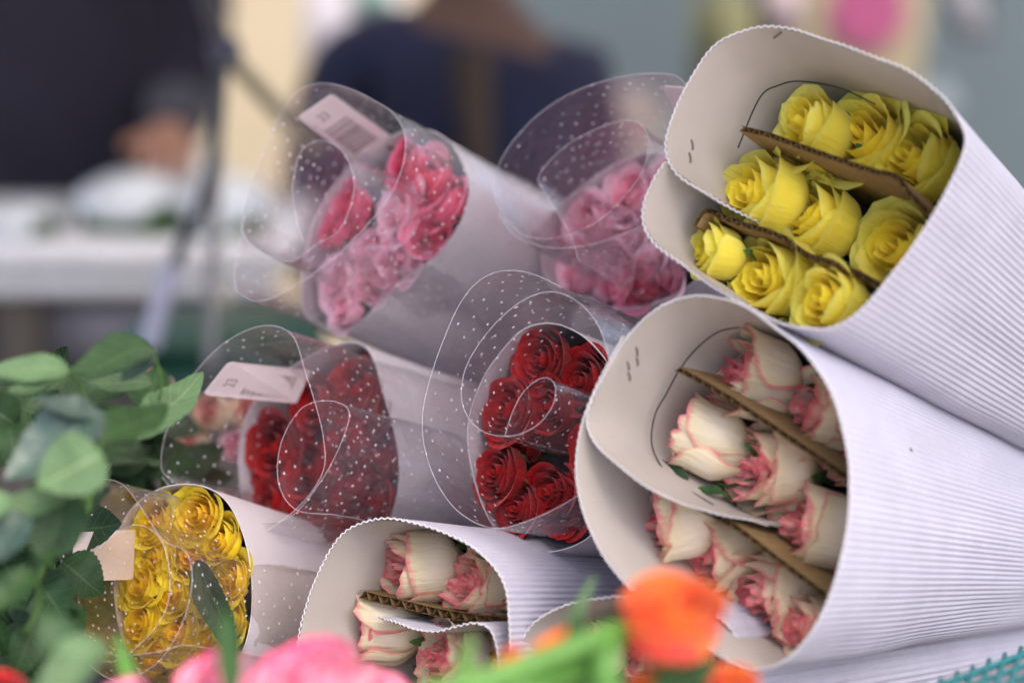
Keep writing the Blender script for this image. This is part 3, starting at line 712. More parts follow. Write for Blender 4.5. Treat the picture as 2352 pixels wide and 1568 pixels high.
film_sleeve(F_, [(1330, 600), (1300, 520), (1240, 425), (1240, 400), (1262, 370), (1310, 328), (1380, 292), (1440, 276), (1475, 288), (1490, 330), (1475, 395), (1430, 455), (1370, 510), (1290, 545), (1210, 542), (1160, 500), (1135, 440), (1145, 380), (1190, 310), (1260, 245), (1350, 198), (1450, 173), (1530, 170), (1570, 188), (1590, 240), (1590, 330), (1570, 420), (1500, 500), (1400, 550), (1280, 570), (1190, 545), (1145, 490)], 0.50, 0.70,
    'film wrap with a rolled corner round the middle pink bouquet', off=-0.085, inner=0.36, inner_len=0.2)
# G: red, left
G_ = Bundle(735, 1060, 1.62, (0.64, -0.20, -0.74), (0.50, -0.12, -0.86))
paper_cone(G_, [(550, 1090), (552, 1010), (580, 930), (640, 865), (720, 815), (800, 786), (850, 808), (880, 900), (908, 1000), (918, 1090), (900, 1180), (860, 1250), (810, 1290), (740, 1308), (660, 1300), (600, 1262), (565, 1190)], 0.50, 0.78,
    'pale paper cone of dark red roses at the left of the pile')
rs(G_, 'red', [
    (800, 880, 66, 'dark red rose at the top of the left red bouquet'),
    (705, 930, 58, 'red rose just under the white tag of the left red bouquet'),
    (842, 950, 50, 'shadowed red rose at the right wall of the left red bouquet'),
    (780, 1000, 58, 'red rose inside the upper bend of the pale film ring'),
    (610, 1030, 60, 'dark red rose at the far left edge of the left red bouquet'),
    (690, 1080, 58, 'red rose in the middle of the small film coil of the left bouquet'),
    (785, 1110, 60, 'deep red rose in the centre of the left red bouquet'),
    (848, 1050, 52, 'red rose near the front right rim of the left red bouquet'),
    (600, 1160, 56, 'bright red rose at the lower left of the left red bouquet', -0.004),
    (690, 1200, 60, 'veiled red rose under the lower film layers of the left bouquet', -0.004),
    (790, 1210, 56, 'veiled red rose just above the small white sleeve rim', -0.004),
    (838, 1150, 48, 'crimson rose at the lower right rim of the left red bouquet', -0.004),
    (700, 1270, 42, 'lowest dark red rose of the left red bouquet', -0.004)],
    'dark red roses in the left film bouquet', -0.002, (-.1, 0, -.05), sc=1.2, mg=1.12, lean=False)
card(G_, [(465, 905, -.08), (525, 830, -.08), (715, 850, .0), (680, 925, .0)], 0, 'white barcode tag in the film of the left red bouquet', '23')
film_sleeve(G_, [(760, 1180), (680, 1170), (640, 1110), (645, 1020), (690, 940), (750, 920), (800, 940), (790, 1000), (740, 1100), (660, 1190), (560, 1190), (470, 1140), (400, 1105), (370, 1070), (385, 980), (430, 880), (500, 800), (570, 757), (630, 748), (675, 775), (700, 850), (725, 930), (742, 1000), (745, 1070), (715, 1130), (660, 1185), (590, 1225), (500, 1210), (420, 1150), (372, 1095)], 0.52, 0.84,
    'large hazy film wrap round the left red bouquet', off=-0.085, inner=0.33, inner_len=0.2)
# H: red, middle, sharpest
H_ = Bundle(1260, 1010, 1.52, (0.62, -0.18, -0.76), (0.45, -0.12, -0.88))
paper_cone(H_, [(1076, 1030), (1080, 950), (1110, 870), (1150, 810), (1200, 758), (1260, 742), (1320, 760), (1370, 800), (1410, 860), (1440, 960), (1440, 1080), (1400, 1180), (1335, 1245), (1250, 1268), (1185, 1248), (1135, 1210), (1098, 1130)], 0.46, 0.66,
    'pale paper cone of red roses left of the large cream rose sleeve')
rs(H_, 'red', [
    (1225, 820, 62, 'topmost red rose with pointed back petals in the middle bouquet'),
    (1325, 870, 66, 'pointed red rose touching the large white sleeve rim'),
    (1145, 935, 66, 'dark red rose at the left of the middle bouquet under the film loop'),
    (1245, 935, 56, 'red rose seen inside the small rolled film cone'),
    (1120, 1085, 60, 'uncovered red rose at the lower left of the middle bouquet', -0.004),
    (1175, 1165, 54, 'ruffled red rose at the lowest corner of the middle paper cone', -0.004),
    (1245, 1130, 64, 'bright red rose with a broad smooth petal below the film cone', -0.004),
    (1345, 1030, 50, 'red rose half hidden by the curling rim of the large sleeve'),
    (1280, 1170, 52, 'striped red rose behind the pleated film at the bottom', -0.004),
    (1350, 1110, 50, 'red rose under the pleated film next to the large white sleeve', -0.004),
    (1190, 1020, 42, 'deep red rose in the shade under the big film loop', 0.02)],
    'red roses in the middle film bouquet', -0.002, (-.1, 0, -.05), sc=1.12, mg=1.12, lean=False)
film_sleeve(H_, [(1160, 1000), (1172, 960), (1195, 910), (1225, 878), (1255, 867), (1275, 885), (1270, 930), (1235, 975), (1180, 1000), (1120, 995), (1080, 965), (1060, 915), (1068, 850), (1100, 790), (1150, 730), (1210, 685), (1270, 670), (1330, 695), (1375, 750), (1400, 830), (1410, 930), (1400, 1040), (1360, 1110), (1290, 1160), (1200, 1200), (1130, 1212), (1060, 1180), (1010, 1120), (978, 1040), (970, 960), (985, 880), (1015, 790), (1055, 700), (1100, 645), (1155, 622), (1220, 628), (1290, 660)], 0.48, 0.73,
    'clear film with a rolled cone in front of the middle red roses', off=-0.06, inner=0.44, inner_len=0.16)
# I: golden yellow, bottom left
I_ = Bundle(440, 1345, 1.52, (0.50, -0.22, -0.84), (0.42, -0.10, -0.90))
paper_cone(I_, [(262, 1330), (270, 1230), (310, 1160), (380, 1118), (460, 1115), (520, 1150), (560, 1230), (578, 1330), (575, 1430), (550, 1510), (500, 1570), (420, 1600), (345, 1570), (295, 1500), (270, 1420)], 0.46, 0.72,
    'pale paper cone of golden roses at the lower left')
rs(I_, 'gold', [
    (335, 1195, 48, 'golden rose at the top left of the lower left bouquet'),
    (440, 1180, 50, 'golden rose behind the bright glare on the lower left film'),
    (345, 1275, 52, 'golden rose next to the blank tag of the lower left bouquet'),
    (310, 1340, 46, 'rounded golden rose at the left rim below the tag'),
    (430, 1270, 54, 'golden rose with orange heart in the middle of the lower left bouquet'),
    (492, 1235, 46, 'golden rose at the upper right of the lower left bouquet'),
    (385, 1360, 50, 'golden rose in the centre of the lower left bouquet'),
    (310, 1430, 46, 'golden rose low on the left side of the lower left bouquet'),
    (470, 1370, 50, 'golden rose just left of the dark green leaf'),
    (517, 1325, 44, 'golden rose right of the dark green leaf'),
    (395, 1450, 50, 'golden rose under the pale film ring at the lower left'),
    (475, 1470, 50, 'golden rose low beside the dark green leaf tip'),
    (345, 1525, 48, 'golden rose at the bottom edge of the lower left bouquet'),
    (512, 1425, 42, 'golden rose at the right rim near the grass blade'),
    (430, 1545, 46, 'golden rose just above the blurred pink rose')],
    'golden roses in the lower left film bouquet', -0.002, (-.1, 0, -.05), sc=1.18, mg=1.12, lean=False)
card(I_, [(163, 1335, -.055), (170, 1222, -.055), (310, 1215, .0), (305, 1330, .0)], 0, 'blank beige tag in the film of the golden rose bouquet', None)
film_sleeve(I_, [(420, 1480), (340, 1500), (250, 1500), (190, 1450), (180, 1370), (200, 1300), (260, 1230), (320, 1205), (370, 1240), (390, 1320), (380, 1400), (330, 1470), (250, 1520), (170, 1480), (130, 1390), (125, 1300), (145, 1190), (185, 1120), (235, 1100), (285, 1115), (330, 1175), (375, 1240), (430, 1270), (440, 1350), (410, 1450), (350, 1530), (260, 1560), (180, 1500), (135, 1420)], 0.48, 1.02,
    'glossy film wrap with white glare round the golden roses', mat='film_y', off=-0.065, inner=0.33, inner_len=0.2)

# ------------------------------------------------------------------ leaves
def leaf_attrs(n=25, cols=7):
    return {'along': [i/(n-1) for i in range(n) for k in range(cols)], 'across': [-1+2*k/(cols-1) for i in range(n) for k in range(cols)]}
def leaf_mesh(base, tip, width, nrm, mat_, droop=0.12, fold=0.25, serr=0.035, n=25):
    width = width*1.3; ax = tip-base; L = ax.length; ax.normalize()
    nr = (nrm - ax*nrm.dot(ax)).normalized(); sd = ax.cross(nr)
    V = []; cols = 7
    for i in range(n):
        v = i/(n-1); wd = width*0.5*(math.sin(math.pi*min(1, v**0.82))**0.75)*(1-0.25*v) + 0.0003
        if 0 < i < n-1: wd *= 1 + serr*(1 if i % 2 else -1)
        c = base + ax*L*v - nr*(droop*L*v*v) + nr*L*0.04*math.sin(v*7)
        for k in range(cols):
            u = -1+2*k/(cols-1)
            V.append(c + sd*wd*u + nr*(fold*wd*abs(u) + 0.04*wd*math.sin(v*22)*abs(u)) )
    return V, grid_faces(n, cols)
def sprig(name, origin, stem_pts, leaves, label, cat, group=None, stem_r=0.0010, extra=None):
    T = Thing(name, origin, label, cat, group)
    c, _ = crom(stem_pts, 18); V, F = tube(c, [stem_r*(1.15-0.5*i/17) for i in range(18)], 6); T.part('stem', V, F, M['stem'])
    for (b, t_, w_, nr, mt) in leaves:
        V, F = leaf_mesh(b, t_, w_, nr, mt); T.part('leaf', V, F, M[mt], attrs=leaf_attrs())
    return T
def L_(px, py, d): return P(px, py, d)
LG = 'rose foliage at the left of the pile'
def leafthing(lst, stem, label, group=LG, sr=0.0010):
    """lst: (bx,by,bd, tx,ty,td, width px, facing(x,y,z cam), material)."""
    lv = [(P(a, b, c), P(d, e, f), wpx*K*(c+f)/2, (CR @ Vector(nn)).normalized(), mt) for (a, b, c, d, e, f, wpx, nn, mt) in lst]
    sp = [P(*s) for s in stem]
    sprig('rose_leaf_spray', sp[0], sp, lv, label, 'leaves', group, sr)
leafthing([(352, 800, 1.36, 165, 838, 1.33, 112, (-.1, .75, .65), 'leaf'), (350, 815, 1.36, 280, 868, 1.34, 40, (0, .3, .9), 'leaf4')], [(330, 1000, 1.44), (370, 900, 1.40), (352, 800, 1.36)], 'broad dark leaf on top of the foliage at the far left')
leafthing([(160, 852, 1.34, -30, 838, 1.32, 60, (0, .5, .85), 'leaf3'), (158, 862, 1.34, 20, 890, 1.32, 40, (.1, .6, .8), 'leaf3')], [(240, 1010, 1.40), (200, 920, 1.38), (158, 850, 1.34)], 'pale folded leaf pair under the broad dark leaf')
leafthing([(235, 945, 1.30, 10, 1085, 1.27, 135, (-.25, .35, .9), 'leaf4'), (225, 960, 1.30, 90, 905, 1.28, 60, (0, .7, .7), 'leaf4')], [(130, 1180, 1.38), (200, 1050, 1.34), (235, 945, 1.30)], 'large crumpled blue green leaf at the left edge')
leafthing([(236, 1045, 1.27, 88, 1110, 1.25, 132, (0, .3, .95), 'leaf3')], [(150, 1250, 1.36), (200, 1140, 1.32), (236, 1045, 1.27)], 'round light green leaf in front of the blue green one')
leafthing([(234, 1020, 1.31, 388, 912, 1.35, 98, (.1, .65, .7), 'leaf2'), (250, 1030, 1.31, 330, 1010, 1.34, 40, (.1, .4, .9), 'leaf3')], [(200, 1180, 1.33), (215, 1100, 1.32), (234, 1020, 1.31)], 'pointed dark green leaf right of the round light one')
leafthing([(318, 1010, 1.37, 476, 828, 1.45, 84, (.15, .4, .9), 'leaf3'), (350, 880, 1.42, 205, 872, 1.41, 44, (0, .5, .85), 'leaf3')], [(230, 1095, 1.46), (270, 1050, 1.41), (318, 1010, 1.37)], 'long pale leaf reaching up to the hazy film wrap')
leafthing([(245, 1070, 1.36, 372, 1040, 1.40, 90, (0, .8, .5), 'leaf'), (240, 1110, 1.36, 130, 1180, 1.33, 90, (-.1, .6, .7), 'leaf')], [(180, 1190, 1.44), (215, 1120, 1.40), (245, 1070, 1.36)], 'two dark leaves in shade beside the golden bouquet')
leafthing([(155, 1135, 1.29, 95, 1290, 1.27, 120, (.1, .25, .9), 'leaf'), (150, 1140, 1.29, -20, 1170, 1.26, 70, (-.1, .5, .8), 'leaf3')], [(90, 1330, 1.34), (130, 1230, 1.32), (155, 1135, 1.29)], 'dark serrated leaf hanging left of the golden bouquet')
leafthing([(60, 1180, 1.27, -40, 1290, 1.25, 90, (-.2, .4, .9), 'leaf4'), (10, 1130, 1.27, -50, 1200, 1.25, 60, (0, .5, .8), 'leaf3')], [(120, 1300, 1.32), (90, 1240, 1.30), (60, 1180, 1.27)], 'grey green leaves at the left picture edge')
leafthing([(80, 1310, 1.27, -30, 1400, 1.25, 70, (0, .6, .8), 'leaf2'), (90, 1300, 1.27, 125, 1250, 1.27, 40, (.1, .7, .6), 'leaf2')], [(60, 1450, 1.32), (90, 1380, 1.30), (80, 1310, 1.27)], 'mid green leaf low at the left picture edge')
leafthing([(235, 1470, 1.17, 75, 1600, 1.14, 95, (-.1, .5, .85), 'leaf3'), (150, 1500, 1.18, 95, 1400, 1.18, 80, (0, .7, .7), 'leaf')], [(300, 1640, 1.2), (280, 1560, 1.19), (235, 1470, 1.17)], 'blurred pale leaf in the lower left corner')
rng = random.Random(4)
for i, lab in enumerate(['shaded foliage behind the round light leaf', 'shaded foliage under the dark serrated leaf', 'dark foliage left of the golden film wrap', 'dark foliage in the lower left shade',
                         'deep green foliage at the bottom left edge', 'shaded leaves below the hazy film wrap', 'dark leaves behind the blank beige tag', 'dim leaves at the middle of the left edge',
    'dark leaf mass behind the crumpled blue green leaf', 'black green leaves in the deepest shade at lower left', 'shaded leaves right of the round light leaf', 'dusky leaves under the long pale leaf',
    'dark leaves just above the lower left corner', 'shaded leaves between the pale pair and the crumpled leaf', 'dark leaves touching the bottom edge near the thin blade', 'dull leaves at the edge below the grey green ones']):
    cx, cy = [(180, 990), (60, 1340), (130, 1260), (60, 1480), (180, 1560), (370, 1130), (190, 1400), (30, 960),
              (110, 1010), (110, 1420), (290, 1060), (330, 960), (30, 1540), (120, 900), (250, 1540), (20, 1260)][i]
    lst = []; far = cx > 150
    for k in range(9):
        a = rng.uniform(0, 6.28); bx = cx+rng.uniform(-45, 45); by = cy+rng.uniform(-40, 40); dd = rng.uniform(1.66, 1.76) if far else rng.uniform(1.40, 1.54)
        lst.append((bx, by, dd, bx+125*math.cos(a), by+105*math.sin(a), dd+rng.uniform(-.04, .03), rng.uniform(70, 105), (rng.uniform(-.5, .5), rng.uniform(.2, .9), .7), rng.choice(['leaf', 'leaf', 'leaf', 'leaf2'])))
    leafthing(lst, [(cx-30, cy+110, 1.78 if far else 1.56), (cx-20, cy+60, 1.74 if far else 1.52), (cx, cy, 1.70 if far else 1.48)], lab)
# dark leaf lying on the golden roses
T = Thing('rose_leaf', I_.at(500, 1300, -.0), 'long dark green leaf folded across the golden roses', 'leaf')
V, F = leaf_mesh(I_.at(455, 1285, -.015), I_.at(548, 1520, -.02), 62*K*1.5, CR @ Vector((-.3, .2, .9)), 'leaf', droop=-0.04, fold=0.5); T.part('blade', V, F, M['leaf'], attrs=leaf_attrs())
# small leaf by the magenta rose and inside sleeves
def lone(B, a, b, wpx, nn, mt, label, off=0.02):
    p, q = B.at(*a), B.at(*b)
    T = Thing('rose_leaf', p, label, 'leaf', 'small leaves among the roses')
    V, F = leaf_mesh(p, q, wpx*K*B.depth(p), CR @ Vector(nn), mt); T.part('blade', V, F, M[mt], attrs=leaf_attrs())
lone(E_, (910, 345, .02), (885, 312, .0), 24, (.2, .3, .9), 'leaf2', 'tiny green leaf above the topmost magenta rose')
lone(A, (1885, 235, .075), (1850, 205, .07), 18, (.2, .3, .9), 'leaf2', 'tiny leaf behind the top row of yellow roses')
lone(A, (1665, 350, .075), (1628, 345, .075), 30, (0, .8, .6), 'leaf', 'dark leaf tip above the green tinged yellow rose')
lone(A, (2160, 400, .07), (2200, 330, .07), 26, (-.5, .3, .8), 'leaf', 'dark leaf between the right yellow rose and the sleeve wall')
lone(B_, (1580, 1105, .055), (1505, 1045, .05), 26, (.3, .5, .8), 'leaf', 'slim dark leaf lying on the white flap of the large sleeve')
lone(B_, (1660, 1130, .06), (1600, 1118, .055), 20, (.1, .5, .8), 'leaf2', 'small green leaf under the pale green rose')

# ------------------------------------------------------------------ foreground flowers, out of focus
def fg_rose(kind, px, py, d, rpx, ax, label, group=None):
    p = P(px, py, d); rose(kind, p, CR @ Vector(ax), rpx*K*d, label, group)
fg_rose('orange', 1540, 1362, 1.11, 126, (0.02, .9, 0.42), 'large blurred orange rose in the foreground')
fg_rose('orange', 1275, 1455, 1.14, 62, (-.35, .9, .1), 'smaller orange rosebud left of the large orange rose')
fg_rose('orange', 1150, 1515, 1.14, 46, (-.75, .55, .2), 'orange bud lowest at the left end of the green stem')
fg_rose('orange', 1500, 1575, 1.15, 62, (-.1, .7, .5), 'orange red rose at the bottom edge under the large orange rose')
fg_rose('orange', 1690, 1555, 1.13, 60, (.2, .8, .5), 'light orange rose at the bottom edge right of the large one')
fg_rose('rosy', 690, 1525, 1.13, 150, (-.25, .8, .35), 'large blurred pink and crimson rose at the bottom edge')
fg_rose('rosy', 475, 1535, 1.18, 84, (-.35, .75, .45), 'pink rose with crimson rim below the golden roses')
fg_rose('rosy', 865, 1575, 1.16, 60, (.2, .8, .5), 'small crimson pink rose right of the large pink one')
fg_rose('rosy', 285, 1590, 1.16, 55, (-.2, .8, .5), 'pink rose tip at the bottom edge near the grass blade')
fg_rose('red', 0, 1565, 1.2, 50, (.1, .9, .4), 'red rose cut by the lower left corner')
def blade(px0, py0, d0, px1, py1, d1, wpx, bend, label, mt='grass', nn=(0.2, 0.1, 1)):
    a, b = P(px0, py0, d0), P(px1, py1, d1)
    T = Thing('leaf_blade', a, label, 'leaf', 'green blades in front of the bouquets')
    V, F = leaf_mesh(a, b, wpx*K*d0, (CR @ Vector(nn)).normalized(), mt, droop=bend, fold=0.5, serr=0.0); T.part('blade', V, F, M[mt], attrs=leaf_attrs())
blade(530, 1600, 1.14, 520, 1385, 1.16, 46, .04, 'upright green blade in front of the golden bouquet', 'leaf2')
blade(320, 1610, 1.20, 265, 1450, 1.22, 26, .06, 'thin pointed blade left of the pink rose')
blade(1240, 1640, 1.10, 1395, 1290, 1.22, 46, .1, 'slender grass blade rising left of the large orange rose', 'leaf3')
blade(1040, 1640, 1.08, 1100, 1440, 1.14, 40, .1, 'faint curved blade left of the orange buds')
blade(1310, 1620, 1.10, 1335, 1395, 1.13, 70, .05, 'broad dark leaf beside the stalk of the large orange rose', 'leaf2')
blade(1480, 1600, 1.1, 1660, 1515, 1.13, 80, .1, 'green sepal leaf under the large orange rose', 'leaf2')
blade(1380, 1560, 1.09, 1270, 1500, 1.12, 60, .1, 'green leaf under the smaller orange bud', 'grass')
blade(1180, 1600, 1.07, 1390, 1500, 1.1, 62, .08, 'wide bright leaf across the bottom middle', 'grass', (0, .6, .8))
def stalk(pts, r, label):
    c, _ = crom([P(*p) for p in pts], 30)
    T = Thing('flower_stalk', c[0], label, 'stem', 'stalks in the foreground'); V, F = tube(c, [r*(1.1-0.3*i/29) for i in range(30)], 10); T.part('stalk', V, F, M['grass'])
stalk([(960, 1610, 1.06), (1120, 1562, 1.07), (1260, 1510, 1.08), (1370, 1465, 1.09), (1410, 1450, 1.1)], 0.0062, 'thick bright green stalk across the bottom middle')
stalk([(1400, 1640, 1.09), (1390, 1540, 1.09), (1400, 1470, 1.1), (1440, 1440, 1.11)], 0.007, 'dark thick stalk carrying the large orange rose')
stalk([(1120, 1640, 1.12), (1200, 1570, 1.12), (1240, 1520, 1.13)], 0.004, 'thin stalk under the smaller orange bud')

# ------------------------------------------------------------------ teal net crate corner, bottom right
T = Thing('net_basket', P(2300, 1600, 1.36), 'teal plastic net basket corner at the lower right', 'basket')
def nb(u, v): return P(2120+u*330-20*v, 1590-u*125+v*70, 1.34+0.10*u-0.05*v)
for i in range(10):
    u = i/9.0; c = [nb(u, v) for v in (-0.28+0.02*(i % 2), 0.4, 1.2, 2.0)]
    V, F = tube(c, 0.0016, 6); T.part('strand', V, F, simple('teal_plastic', (0.01, 0.17, 0.18), 0.4, 0.1) if i == 0 else bpy.data.materials['teal_plastic'])
for j in range(5):
    v = j*0.42; c = [nb(u, v) for u in (-0.3, 0.3, 0.7, 1.2)]
    V, F = tube(c, 0.0022 if j == 0 else 0.0016, 6); T.part('strand', V, F, bpy.data.materials['teal_plastic'])
# crumpled plastic behind the net
V = []; n1, n2 = 40, 24
for i in range(n1):
    for j in range(n2):
        u = -0.4+1.7*i/(n1-1); v = -0.05+2.2*j/(n2-1)
        V.append(nb(u, v) + CR @ Vector((0, -0.006, -0.035 + 0.02*noise.noise(Vector((u*5, v*3, 0))) + 0.008*noise.noise(Vector((u*17, v*11, 2))))))
T = Thing('plastic_bag', V[0], 'crumpled grey white plastic inside the teal net basket', 'plastic bag'); T.part('crumpled_sheet', V, grid_faces(n1, n2), simple('milky_plastic', (0.42, 0.38, 0.38), 0.25, 0.1, spec=0.8))

# ------------------------------------------------------------------ counter the pile lies on
T = Thing('display_counter', (0.35, 1.9, 0), 'dark wooden counter under the pile of bouquets', 'counter'); T.part('top', *box((0.35, 1.9, 0.775), (2.6, 1.5, 0.03), bev=0.004), M_w := simple('dark_wood', (0.05, 0.04, 0.035), 0.6, 0.3, 8))
T.part('front_panel', *box((0.35, 1.18, 0.379), (2.5, 0.03, 0.758)), M_w); T.part('back_panel', *box((0.35, 2.62, 0.379), (2.5, 0.03, 0.758)), M_w)

# ------------------------------------------------------------------ unseen awning added above the picture to shade the counter
AW = simple('shade_awning_cloth', (0.60, 0.57, 0.54), 0.8, 0.05, 6, trans=0.32)
T = Thing('added_shade_awning', (0.2, 1.5, 0), 'added white cloth awning on four poles, out of view, shading the flower counter', 'awning')
V = []; W_ = []
for i in range(15):
    for j in range(9):
        x = -2.3+5.0*i/14; ye = 0.45+0.5*max(0, min(1, (0.45-x)/0.35)); y = ye+(4.05-ye)*j/8  # front edge cut back at the left to let sun onto the film
        V.append(Vector((x, y, 2.36 - 0.16*abs(j-4)/4 - 0.03*math.sin(i*math.pi/14*3)**2)))
T.part('cloth', V, grid_faces(15, 9), AW)
V = [Vector((-2.3+5.0*i/28, 0.449+0.5*max(0, min(1, (0.45-(-2.3+5.0*i/28))/0.35)), 2.2 - d_*(0.14+0.03*(i % 2)))) for i in range(29) for d_ in (0, 1)]; T.part('valance', V, grid_faces(29, 2), AW)
for x in (-2.25, 2.65):
    for y in (0.5, 4.0):
        yy = 1.0 if x < 0 and y < 1 else y; V, F = tube([Vector((x, yy, 0)), Vector((x, yy, 2.2))], 0.02, 10); T.part('pole', V, F, simple('shade_awning_pole', (0.3, 0.3, 0.3), 0.4, 0.1, metal=0.6) if 'shade_awning_pole' not in bpy.data.materials else bpy.data.materials['shade_awning_pole'])

# ------------------------------------------------------------------ background
V, F = box((0, 20, -0.02), (60, 60, 0.04)); g = ob('pavement', mesh('pavement', V, F, simple('grey_paving', (0.30, 0.28, 0.27), 0.8, 0.2, 2.0)))
g['kind'] = 'structure'
def slab(name, x0, y0, x1, y1, d, thick, mat, label, cat, bev=0.01, lean=None):
    """An upright panel of real thickness standing at distance d."""
    a = P(x0, y1, d); c = (P(x0, y0, d)+P(x1, y1, d))/2
    T = Thing(name, a, label, cat); wv = abs(x1-x0)*K*d; hv = abs(y1-y0)*K*d
    V, F = box((0, 0, 0), (wv, thick, hv), bev=bev)
    rt = Matrix.Rotation(lean or 0, 3, 'Y')
    V = [c + rt @ v for v in V]
    T.part('panel', V, F, mat); return T
def wall(name, x0, x1, d, mat, label, h=3.2, thick=0.1, yy=0.0):
    a, b = P(x0, 784, d), P(x1, 784, d); y = a.y + yy
    T = Thing(name, (0.5*(a.x+b.x), y, 0), label, 'wall'); V, F = box((0.5*(a.x+b.x), y+thick/2, h/2), (b.x-a.x, thick, h)); T.part('panel', V, F, mat, smooth=False)
tealm = simple('teal_grey_tarpaulin', (0.070, 0.098, 0.112), 0.6, 0.12, 3.0)
wall('tarpaulin_wall', 1180, 3200, 5.6, tealm, 'grey teal tarpaulin wall behind the stall')
wall('plaster_wall', -900, 1175, 5.6, simple('cream_plaster', (0.40, 0.345, 0.24), 0.8, 0.08, 4.0), 'cream plaster wall behind the two people')
slab('paper_sheet', 700, -40, 930, 330, 4.9, 0.01, simple('lilac_white', (0.42, 0.40, 0.44), 0.7, 0.1), 'pale lilac sheet hanging on the cream wall', 'paper')
slab('cloth_sheet', 800, -60, 905, 45, 4.8, 0.02, simple('mint_cloth', (0.22, 0.34, 0.31), 0.8, 0.1), 'mint green cloth at the top behind the shoulder', 'cloth')
slab('cardboard_box', 1255, 220, 1520, 520, 4.6, 0.3, simple('beige_box', (0.28, 0.25, 0.22), 0.8, 0.1), 'beige box behind the middle pink bouquet', 'box', 0.02)
slab('olive_bag', 1590, -60, 1745, 330, 4.9, 0.15, simple('olive_cloth', (0.12, 0.12, 0.06), 0.8, 0.15), 'olive green bag hanging on the tarpaulin wall', 'bag', 0.05)
slab('pale_strip', 1745, -60, 1850, 90, 4.85, 0.02, simple('lilac_strip', (0.33, 0.27, 0.29), 0.8, 0.1), 'pale pink strip beside the poster', 'paper')
slab('white_rag', 2180, -60, 2265, 95, 4.4, 0.02, simple('white_cloth', (0.42, 0.42, 0.46), 0.8, 0.1), 'white rag hanging at the upper right', 'cloth', 0.01, -0.35)
slab('grey_strap', 2020, 150, 2110, 460, 4.9, 0.02, simple('light_tarpaulin', (0.115, 0.145, 0.165), 0.7, 0.1), 'pale fold slanting across the tarpaulin', 'strap', 0.005, 0.95)
# poster with a magenta disc
T = Thing('poster', P(1980, 60, 5.2), 'cream poster with a magenta disc at the top right', 'poster')
cp = simple('poster_cream', (0.26, 0.23, 0.15), 0.7, 0.1); T.part('sheet', *box(P(1960, 60, 5.2), (330*K*5.2, 0.01, 420*K*5.2), rot=Matrix.Rotation(0.1, 3, 'Y')), cp, smooth=False)
V = []; c = P(1992, 25, 5.18) + Vector((0, -0.012, 0)); rr = 88*K*5.18
for s_ in (0, 1): V += [c + Vector((rr*math.cos(a*math.pi/16), s_*0.003, rr*math.sin(a*math.pi/16))) for a in range(32)]
T.part('disc', V, [tuple(range(32)), tuple(range(63, 31, -1))] + [(a, (a+1) % 32, (a+1) % 32+32, a+32) for a in range(32)], simple('magenta_print', (0.25, 0.05, 0.13), 0.6, 0.15), smooth=False)

# market table behind, left
wm = simple('white_tabletop', (0.80, 0.79, 0.78), 0.5, 0.05)
zt = P(300, 560, 3.1).z
T = Thing('market_table', (P(150, 560, 3.3).x, 3.3, 0), 'white market table with parcels of flowers behind the foliage', 'table')
x0, x1 = P(-400, 560, 3.1).x, P(660, 560, 3.1).x; yt0, yt1 = P(0, 560, 3.1).y, P(0, 560, 3.1).y+0.55
T.part('table_top', *box(((x0+x1)/2, (yt0+yt1)/2, zt-0.02), (x1-x0, yt1-yt0, 0.04), bev=0.006), wm)
zb = P(300, 690, 3.1).z; T.part('apron', *box(((x0+x1)/2, yt0+0.03, (zt-0.045+zb)/2), (x1-x0-0.04, 0.03, zt-0.045-zb), bev=0.004), wm)
for lx in (x0+0.08, P(20, 600, 3.1).x, x1-0.05):
    T.part('leg', *box((lx, yt0+0.06, zb/2), (0.06, 0.06, zb), bev=0.004), simple('brown_leg', (0.10, 0.085, 0.07), 0.7, 0.2) if 'brown_leg' not in bpy.data.materials else bpy.data.materials['brown_leg'])
pf = simple('milky_film', (0.68, 0.72, 0.73), 0.25, 0.15, 10, 0.6, 14, spec=0.7)
for i, (px, py, w_, h_, lab) in enumerate([(60, 500, 200, 80, 'bundle in milky film at the left end of the white table'), (300, 455, 250, 110, 'large milky film parcel under the hand'), (520, 470, 220, 130, 'bright film parcel at the right end of the table'), (430, 390, 200, 90, 'upper film parcel behind the hand')]):
    c = P(px, py, 3.25 if i != 3 else 3.5); T = Thing('flower_parcel', c, lab, 'parcel', 'film parcels on the market table'); V = []
    for a in range(24):
        for b in range(17):
            th = a*2*math.pi/23; ph = math.pi*b/16; n_ = 1+0.18*noise.noise(Vector((math.cos(th)*1.5+i*9, math.sin(th)*1.5, ph*1.5)))
            V.append(c + Vector((w_*K*1.6*math.cos(ph), 0.13*math.sin(ph)*math.cos(th)*n_, h_*K*1.7*math.sin(ph)*math.sin(th)*n_)))
    T.part('film_cover', V, grid_faces(24, 17), pf)
    V, F = [], []
    for k in range(6): V, F = tube([c + Vector((-w_*K*1.6+0.02, 0.05-.13, -h_*K*1.4+0.004*k)), c + Vector((w_*K*1.6, 0.06-.16, -h_*K*1.5+0.005*k))], 0.009, 6, V, F)
    T.part('stems', V, F, M['leaf2'])
